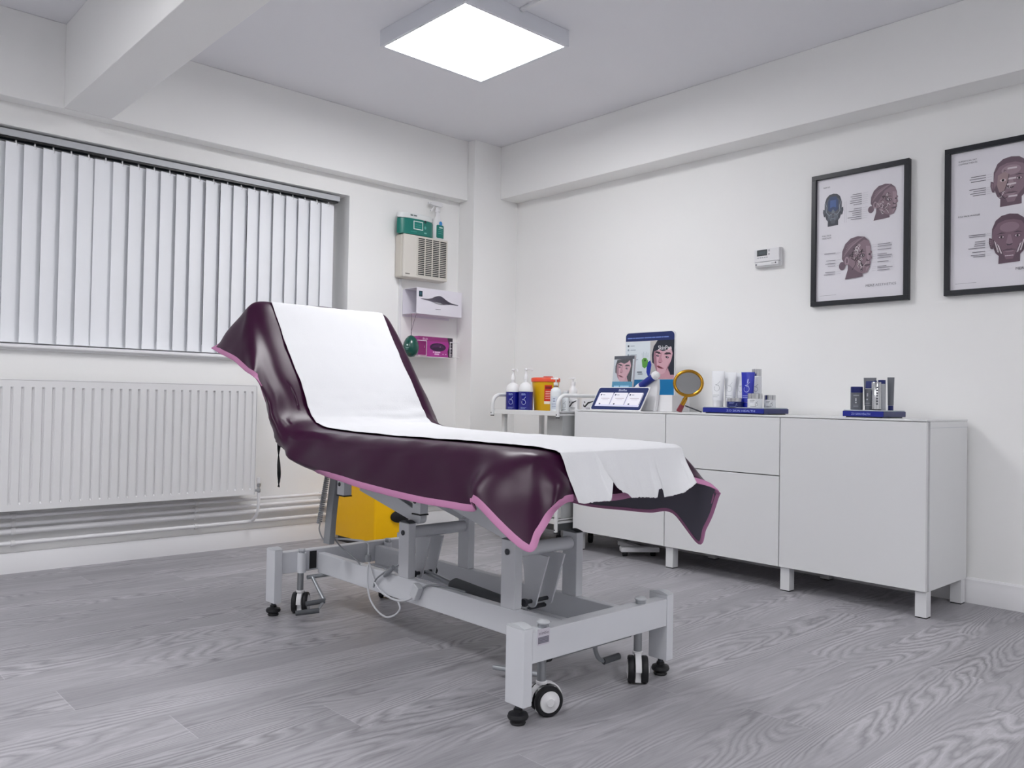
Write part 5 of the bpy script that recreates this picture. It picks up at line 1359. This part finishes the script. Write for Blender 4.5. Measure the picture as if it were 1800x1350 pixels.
poster(2.206, 1.2555, 0.446, 0.6145, 'black-framed face anatomy poster with three heads, one blue and two in profile', art1)
poster(2.796, 1.2585, 0.446, 0.6145, 'black-framed face anatomy poster with two front-facing heads, cut by the photo edge', art2)

# ---------------------------------------------------------------- things on the window wall near the corner
cream = mat('cream_casing', '#cfcac0', 0.45); cream_d = mat('cream_casing_front', '#d6d2ca', 0.45)
t = thing('wall_fan_heater', 'cream wall-mounted fan unit with a slotted grille next to the column', 'fan heater', (0.07, -0.745, 1.50))
FY0, FY1, FZ0, FZ1, FX = -0.864, -0.526, 1.510, 1.772, 0.080
M().box(LX + 0.0005, FX - 0.02, FY0, FY1, FZ0, FZ1).build('casing', cream, t, bevel=0.012, seg=3)
M().box(FX - 0.0195, FX, FY0 + 0.004, FY1 - 0.002, FZ0 + 0.002, FZ1 - 0.002).build('front_cover', cream_d, t, bevel=0.008, seg=3)
g = Print(); gy0, gw, gz0, gh = -0.758, 0.220, 1.534, 0.226
rws = 20
for r_ in range(rws):
    for c_ in range(4):
        ya = c_ * gw / 4; g.rect(ya, r_ * gh / rws, ya + gw / 4 - 0.006, r_ * gh / rws + gh / rws * 0.60, '#15171a')
g.build('grille_slots', plane_map((FX + 0.0004, gy0, gz0), (0, 1, 0), (0, 0, 1)), t)
s = M()
for r_ in range(rws + 1):
    s.box(FX + 0.0012, FX + 0.0042, gy0 - 0.004, gy0 + gw - 0.001, gz0 + r_ * gh / rws - gh / rws * 0.40, gz0 + r_ * gh / rws - 0.0002)
for c_ in range(5):
    ya = gy0 + c_ * gw / 4 - 0.006; s.box(FX + 0.0010, FX + 0.0044, ya, ya + 0.006, gz0 - 0.004, gz0 + gh)
s.build('grille_bars', cream_d, t)
p = Print()
for k in range(7): p.rect(0.0046 * k, 0, 0.0046 * k + 0.0036, 0.007, '#5a554e')
p; p.build('badge', plane_map((FX + 0.0004, -0.846, 1.528), (0, 1, 0), (0, 0, 1)), t)
cdt = M().box(LX + 0.0005, LX + 0.014, -0.832, -0.816, 0.9, 1.5095).build('cable_conduit', white_pl, origin=(0, -0.824, 1.2), bevel=0.002)
tag(cdt, 'thin white cable conduit running down the wall below the cream fan unit', 'cable conduit')
# wipes packet
teal = mat('teal_film', '#0c7368', 0.3, coat=0.2); film_w = mat('white_film', '#dadddd', 0.35)
t = thing('wipes_packet', 'teal and white soft packet of wipes lying on the cream fan unit', 'wipes packet', (0.08, -0.79, 1.77))
WY_0, WY_1, WZ_0, WZ_1 = -0.888, -0.625, FZ1 + 0.0006, 1.900
def packet(za, zb, name, m, bulge):
    rings = []
    for k in range(13):
        f = k / 12; y = WY_0 + (WY_1 - WY_0) * f
        e_ = math.sin(PI * f) ** 0.45 if 0 < f < 1 else 0.0
        hx_ = 0.003 + 0.030 * e_
        dz_ = 0.006 * (1 - e_)
        rings.append([Vector((0.045 + hx_, y, za)), Vector((0.045 + hx_ * 1.08, y, (za + zb) / 2)), Vector((0.045 + hx_, y, zb - dz_)), Vector((0.045 - hx_, y, zb - dz_)), Vector((0.045 - hx_, y, za))])
    M().loft(rings).build(name, m, t, smooth=60)
packet(WZ_0, WZ_0 + 0.0945, 'packet_body', teal, 1); packet(WZ_0 + 0.095, WZ_1, 'packet_top', film_w, 1)
p = Print()
p.rect(0.075, 0.030, 0.145, 0.082, '#d7e6e3').rect(0.080, 0.035, 0.140, 0.077, '#0e7a6f')
for k in range(2): p.rect(0.088, 0.058 - 0.012 * k, 0.130, 0.060 - 0.012 * k, '#58a79e')
p.bars(0.052, 0.108, 0.009, (0.018, 0.022), '#6a7475').rect(0.055, 0.014, 0.10, 0.018, '#3d968c').rect(0.155, 0.014, 0.175, 0.022, '#6db4ab').ell(0.162, 0.050, 0.008, 0.010, '#5aa9a0', 12).ell(0.163, 0.086, 0.010, 0.009, '#1d3438', 12)
def packet_map(x, y, h):
    f = (x + 0.02) / (WY_1 - WY_0); e_ = math.sin(PI * min(max(f, 0.01), 0.99)) ** 0.45
    hx_ = 0.003 + 0.030 * e_; vv_ = 1 + 0.08 * (1 - min(1, abs(y / 0.085 * 2 - 1))) if y < 0.085 else 1 + 0.08 * (1 - min(1, abs((y - 0.0855) / 0.043 * 2 - 1)))
    return Vector((0.045 + hx_ * vv_ + 0.002 + h, WY_0 + 0.02 + x, WZ_0 + y))
p.build('packet_print', packet_map, t)
# spray bottle with trigger
t = thing('trigger_spray_bottle', 'teal-labelled disinfectant bottle with a white trigger head on the fan unit', 'spray bottle', (0.05, -0.62, 1.765))
sxc, syc, sz0 = 0.034, -0.579, FZ1 + 0.0006
s = M().lathe([(0, 0), (0.040, 0), (0.043, 0.004), (0.043, 0.085), (0.040, 0.105), (0.024, 0.135), (0.015, 0.150), (0.014, 0.175)], (sxc, syc, sz0), 28, sx=0.62)
s.build('bottle', white_pl, t)
s = M().lathe([(0.016, 0.1755), (0.016, 0.192), (0.012, 0.196), (0.012, 0.205)], (sxc, syc, sz0), 18); s.build('collar', white_pl, t)
s = M().loft([[Vector((sxc + a_, syc + yy, sz0 + zz)) for a_, yy, zz in ((-.011, y_, z_a), (.011, y_, z_a), (.011, y_, z_b), (-.011, y_, z_b))] for y_, z_a, z_b in ((-0.062, 0.214, 0.226), (-0.03, 0.208, 0.234), (0.012, 0.2055, 0.238), (0.034, 0.212, 0.230))])
s.build('trigger_head', white_pl, t, bevel=0.002)
M().tube(cr([(sxc, syc - 0.030, sz0 + 0.206), (sxc, syc - 0.038, sz0 + 0.190), (sxc, syc - 0.056, sz0 + 0.176)]), 0.005, 8).build('trigger', white_pl, t)
M().lathe([(0, 0), (0.008, 0), (0.008, 0.01), (0, 0.01)], (sxc, syc - 0.063, sz0 + 0.220), 12, axis=(0, -1, 0)).build('nozzle', white_pl, t)
p = Print(); p.rect(-0.026, 0.012, 0.034, 0.086, '#0c7368').rect(-0.022, 0.009, 0.030, 0.090, '#0c7368').ell(0.004, 0.100, 0.013, 0.013, '#3f8fd0', 18).rect(-0.008, 0.070, 0.020, 0.078, '#c2dcd8')
for k in range(3): p.rect(-0.014, 0.060 - 0.012 * k, 0.020, 0.0625 - 0.012 * k, '#58a79e')
p.build('bottle_label', lambda x, y, h: Vector((sxc + (0.0285 if y < 0.09 else 0.0275) * math.sqrt(max(0.05, 1 - (x / 0.045) ** 2)) + 0.0008 + h, syc + x, sz0 + y)), t)
# apron / tissue dispenser: open-ended white bracket
lilac_white = mat('dispenser_white', '#dedbe4', 0.3)
t = thing('paper_dispenser', 'white wall dispenser with a curved slot and paper showing, below the fan unit', 'paper dispenser', (0.06, -0.62, 1.28))
DY0, DY1, DZ0, DZ1, DX = -0.787, -0.442, 1.296, 1.452, 0.118
s = M().box(LX + 0.0005, LX + 0.003, -0.800, DY1, DZ0 - 0.012, DZ1 - 0.004)
s.build('back_plate', lilac_white, t)
M().box(LX + 0.0032, DX - 0.003, DY0 - 0.0, DY1 - 0.0002, DZ1 - 0.0025, DZ1).build('top_panel', lilac_white, t)
M().box(LX + 0.0032, DX - 0.003, -0.798, DY1 - 0.0002, DZ0, DZ0 + 0.0025).build('bottom_panel', lilac_white, t)
M().box(LX + 0.0032, DX - 0.003, DY1 - 0.0028, DY1, DZ0 + 0.003, DZ1 - 0.003).build('end_panel', lilac_white, t)
# front with the eye-shaped opening: built as strips above and below the slot
n = 36; fw = DY1 - DY0
def slot(f):
    lo_, hi_ = 0.078, 0.084
    if 0.06 < f < 0.94:
        base_ = 0.092 - 0.020 * f
        b_ = math.exp(-((f - 0.50) / 0.17) ** 2)
        return base_ - 0.003 - 0.014 * b_, base_ + 0.003 + 0.034 * b_
    return None
fr = M()
for k in range(n):
    f0, f1 = k / n, (k + 1) / n; y_0, y_1 = DY0 + fw * f0, DY0 + fw * f1
    s0 = slot(f0); s1 = slot(f1)
    if s0 and s1:
        for za, zb, zc, zd in ((0, s0[0], 0, s1[0]), (s0[1], DZ1 - DZ0, s1[1], DZ1 - DZ0)):
            fr.add([(DX - 0.0028, y_0, DZ0 + za), (DX - 0.0028, y_1, DZ0 + zc), (DX - 0.0028, y_1, DZ0 + zd), (DX - 0.0028, y_0, DZ0 + zb), (DX, y_0, DZ0 + za), (DX, y_1, DZ0 + zc), (DX, y_1, DZ0 + zd), (DX, y_0, DZ0 + zb)],
                   [(0, 1, 2, 3), (7, 6, 5, 4), (0, 4, 5, 1), (1, 5, 6, 2), (2, 6, 7, 3), (3, 7, 4, 0)])
    else: fr.box(DX - 0.0028, DX, y_0, y_1, DZ0, DZ1)
fr.build('front_panel', lilac_white, t, smooth=20)
s = M(); vs = []; m_ = 14
for a_ in range(m_ + 1):
    for b_ in range(9):
        f, g_ = a_ / m_, b_ / 8
        vs.append(Vector((0.055 + 0.045 * g_ + 0.006 * math.sin(9 * f + 4 * g_), DY0 + fw * (0.26 + 0.42 * f), DZ0 + 0.030 + 0.052 * g_ + 0.008 * noise.noise(Vector((f * 6, g_ * 5, 2))) - 0.02 * (2 * f - 1) ** 2)))
s.add(vs, [(a_ * 9 + b_, a_ * 9 + b_ + 1, (a_ + 1) * 9 + b_ + 1, (a_ + 1) * 9 + b_) for a_ in range(m_) for b_ in range(8)])
s.build('paper_tissue', paper_m, t, smooth=180)
p = Print(); p.rrect(0, 0, 0.026, 0.034, 0.003, '#12303c').rect(0.006, 0.012, 0.020, 0.028, '#2b5566').rect(0.125, -0.068, 0.165, -0.064, '#8a8791')
p.build('front_sticker', plane_map((DX + 0.0004, DY0 + 0.016, DZ0 + 0.102), (0, 1, 0), (0, 0, 1)), t)
# green egg hanging on a cord
t = thing('green_egg_holder', 'dark green egg-shaped case hanging on a cord in front of the glove box', 'hanging case', (0.15, -0.83, 1.03))
ex, ey, ez = 0.146, -0.842, 1.030
M().lathe([(0, 0), (0.020, 0.004), (0.038, 0.020), (0.047, 0.045), (0.048, 0.062), (0.043, 0.086), (0.032, 0.108), (0.018, 0.123), (0.006, 0.129), (0, 0.1295)], (ex, ey, ez), 32).build('egg', mat('bottle_green_plastic', '#07493f', 0.25, coat=0.3), t)
p = Print(); p.ell(0, 0.01, 0.004, 0.005, '#cfe3de', 10).rect(-0.010, -0.008, 0.009, -0.004, '#8fb9b1').rect(-0.008, -0.016, 0.007, -0.0125, '#6fa198')
p.build('egg_print', lambda x, y, h: Vector((ex + 0.0488 * math.cos(math.radians(-62) + x / 0.048) + 0, ey + 0.0488 * math.sin(math.radians(-62) + x / 0.048), ez + 0.060 + y)) + Vector((0.0, -h, 0)), t)
s = M().tube([(ex, ey, ez + 0.1297), (ex, ey, ez + 0.152)], 0.0022, 6)
s.tube([(ex, ey, ez + 0.152), (0.085, -0.797, DZ0 - 0.002)], 0.0012, 6).tube([(ex, ey, ez + 0.152), (0.1195, -0.786, DZ0 + 0.006)], 0.0012, 6)
s.build('cord', mat('thin_cord', '#4c4048', 0.8), t)
# wire rack with glove box
t = thing('glove_rack', 'white wire rack holding the pink glove box', 'wire rack', (0.06, -0.62, 1.04))
GY0, GY1, GZ0, GZ1 = -0.764, -0.504, 1.043, 1.163
wire = 0.0022
s = M().box(LX + 0.0005, 0.121, GY0 - 0.055, GY1 + 0.012, GZ0 - 0.0035, GZ0 - 0.0008); s.build('base_shelf', gloss_white, t)
s = M()
for ya, yb in ((GY0 - 0.012, GY0 + 0.052), (GY1 - 0.028, GY1 + 0.012)):
    P = [(0.124, ya, GZ0 + 0.004), (0.124, yb, GZ0 + 0.004), (0.124, yb, GZ0 + 0.093), (0.124, ya, GZ0 + 0.093)]
    if ya > -0.6: P = [(0.124, yb, GZ0 + 0.004), (0.124, ya, GZ0 + 0.004), (0.124, ya, GZ0 + 0.093), (0.124, yb, GZ0 + 0.093)]
    s.tube([(LX + 0.001, P[0][1], P[0][2])] + P + [(LX + 0.001, P[3][1], P[3][2])], wire, 8)
for zz in (GZ0 + 0.004, GZ0 + 0.093): s.tube([(0.124, GY1 + 0.012, zz), (0.124, GY1 + 0.045, zz)], wire, 8)
s.build('wire_guard', gloss_white, t)
t = thing('glove_box', 'pink glove box with a dark oval opening in the wire rack', 'glove box', (0.06, -0.64, GZ0))
M().box(0.012, 0.112, GY0, GY1, GZ0, GZ1).build('carton', mat('magenta_card', '#a8308c', 0.4), t, bevel=0.001)
GW, GH = GY1 - GY0, GZ1 - GZ0
p = Print(); p.rect(0, 0, GW, GH, '#a52f8b').rect(0, GH * .78, GW * .86, GH, '#8f2a72').rect(0, 0, GW * .22, GH * .75, '#8c1d6c')
p.text('Blush', GW * .12, GH * .83, GH * .15, '#e6c3dd')
p.ell(GW * .565, GH * .49, GW * .235, GH * .21, '#2f0c38', 26).poly([(GW * .36, GH * .44), (GW * .44, GH * .60), (GW * .58, GH * .66), (GW * .68, GH * .60), (GW * .76, GH * .46), (GW * .55, GH * .50)], '#4b1450')
p.text('1', GW * .15, GH * .42, GH * .16, '#e6a9d6').bars(GW * .42, GH * .20, GH * .07, (GW * .03, GW * .17), '#e3b9da').bars(GW * .465, GH * .10, GH * .07, (GW * .14,), '#e3b9da').rect(GW * .70, GH * .13, GW * .74, GH * .17, '#d9a5ce').rect(GW * .78, GH * .13, GW * .82, GH * .17, '#d9a5ce')
p.poly([(GW * .88, 0), (GW, 0), (GW, GH), (GW * .84, GH), (GW * .90, GH * .6), (GW * .85, GH * .3)], '#2c2530')
for k in range(5): p.rect(GW * .91, GH * (.12 + .16 * k), GW * .98, GH * (.18 + .16 * k), '#6b6070' if k % 2 else '#a89ca8')
p.build('box_print', plane_map((0.1124, GY0, GZ0), (0, 1, 0), (0, 0, 1)), t)
M().box(0.1126, 0.116, GY0 + GW * .62, GY0 + GW * .63, GZ0 + GH * .5, GZ0 + GH * .52).build('perforation_tab', wheelwhite_m, t)

# ---------------------------------------------------------------- yellow clinical waste bin
t = thing('clinical_waste_bin', 'yellow clinical waste bin behind the head end of the couch', 'waste bin', (0.3, -1.1, 0))
BX0, BX1, BY0, BY1 = 0.105, 0.500, -1.300, -1.10
def rr_ring(x0, x1, y0, y1, r, z):
    o_ = []
    for cx, cy, a_ in ((x1 - r, y0 + r, -PI / 2), (x1 - r, y1 - r, 0), (x0 + r, y1 - r, PI / 2), (x0 + r, y0 + r, PI)):
        o_ += [Vector((cx + r * math.cos(a_ + PI / 2 * k / 6), cy + r * math.sin(a_ + PI / 2 * k / 6), z)) for k in range(7)]
    return o_
M().loft([rr_ring(BX0, BX1, BY0, BY1, 0.012, 0.032), rr_ring(BX0, BX1, BY0, BY1, 0.012, 0.330)]).build('body', mat('bin_yellow', '#ffc400', 0.4, spec=0.3), t, smooth=50)
M().loft([rr_ring(BX0 - .006, BX1 + .006, BY0 - .006, BY1 + .006, 0.016, 0.3305), rr_ring(BX0 - .006, BX1 + .006, BY0 - .006, BY1 + .006, 0.016, 0.350), rr_ring(BX0 + .01, BX1 - .01, BY0 + .01, BY1 - .01, 0.012, 0.366)]).build('lid', mat('bin_yellow_lid', '#eab400', 0.4, spec=0.3), t, smooth=50)
M().loft([rr_ring(BX0 + .01, BX1 - .004, BY0 + .01, BY1 - .01, 0.012, 0.0), rr_ring(BX0 + .01, BX1 - .004, BY0 + .01, BY1 - .01, 0.012, 0.0316)]).build('plinth', black_m, t, smooth=50)  # black base strip stands in for the shaded gap under the bin
M().loft([rr_ring(BX1 + 0.001, BX1 + 0.075, BY0 + 0.02, BY0 + 0.135, 0.012, 0.008), rr_ring(BX1 + 0.001, BX1 + 0.070, BY0 + 0.02, BY0 + 0.135, 0.012, 0.024)]).build('pedal', black_m, t, smooth=50)
M().lathe([(0, 0.0005), (0.045, 0.0005), (0.045, 0.006), (0.038, 0.010), (0, 0.010)], (BX1 + 0.0, BY1 - 0.042, 0.165), 28, axis=(1, 0, 0), sx=1.4, sy=0.75).build('oval_handle', black_m, t)

# ---------------------------------------------------------------- groups of like things
GROUPS = {'cabinet': 'white cabinets in a row along the right wall', 'ceiling_light': 'square ceiling light panels',
          'framed_poster': 'framed face anatomy posters', 'display_tray': 'navy display trays on the cabinets',
          'cream_jar': 'cream jars on the long tray', 'product_carton': 'white cartons on the trolley',
          'capped_bottle': 'grey bottles on the short tray'}
for o in list(COL.objects):
    if o.parent is None and 'label' in o and 'group' not in o:
        st = o.name.split('.')[0]
        if st in GROUPS: o['group'] = GROUPS[st]
        elif st == 'squeeze_tube':
            o['group'] = 'squeeze tubes on the long tray' if o.location.x < 2.3 else 'squeeze tubes on the short tray'
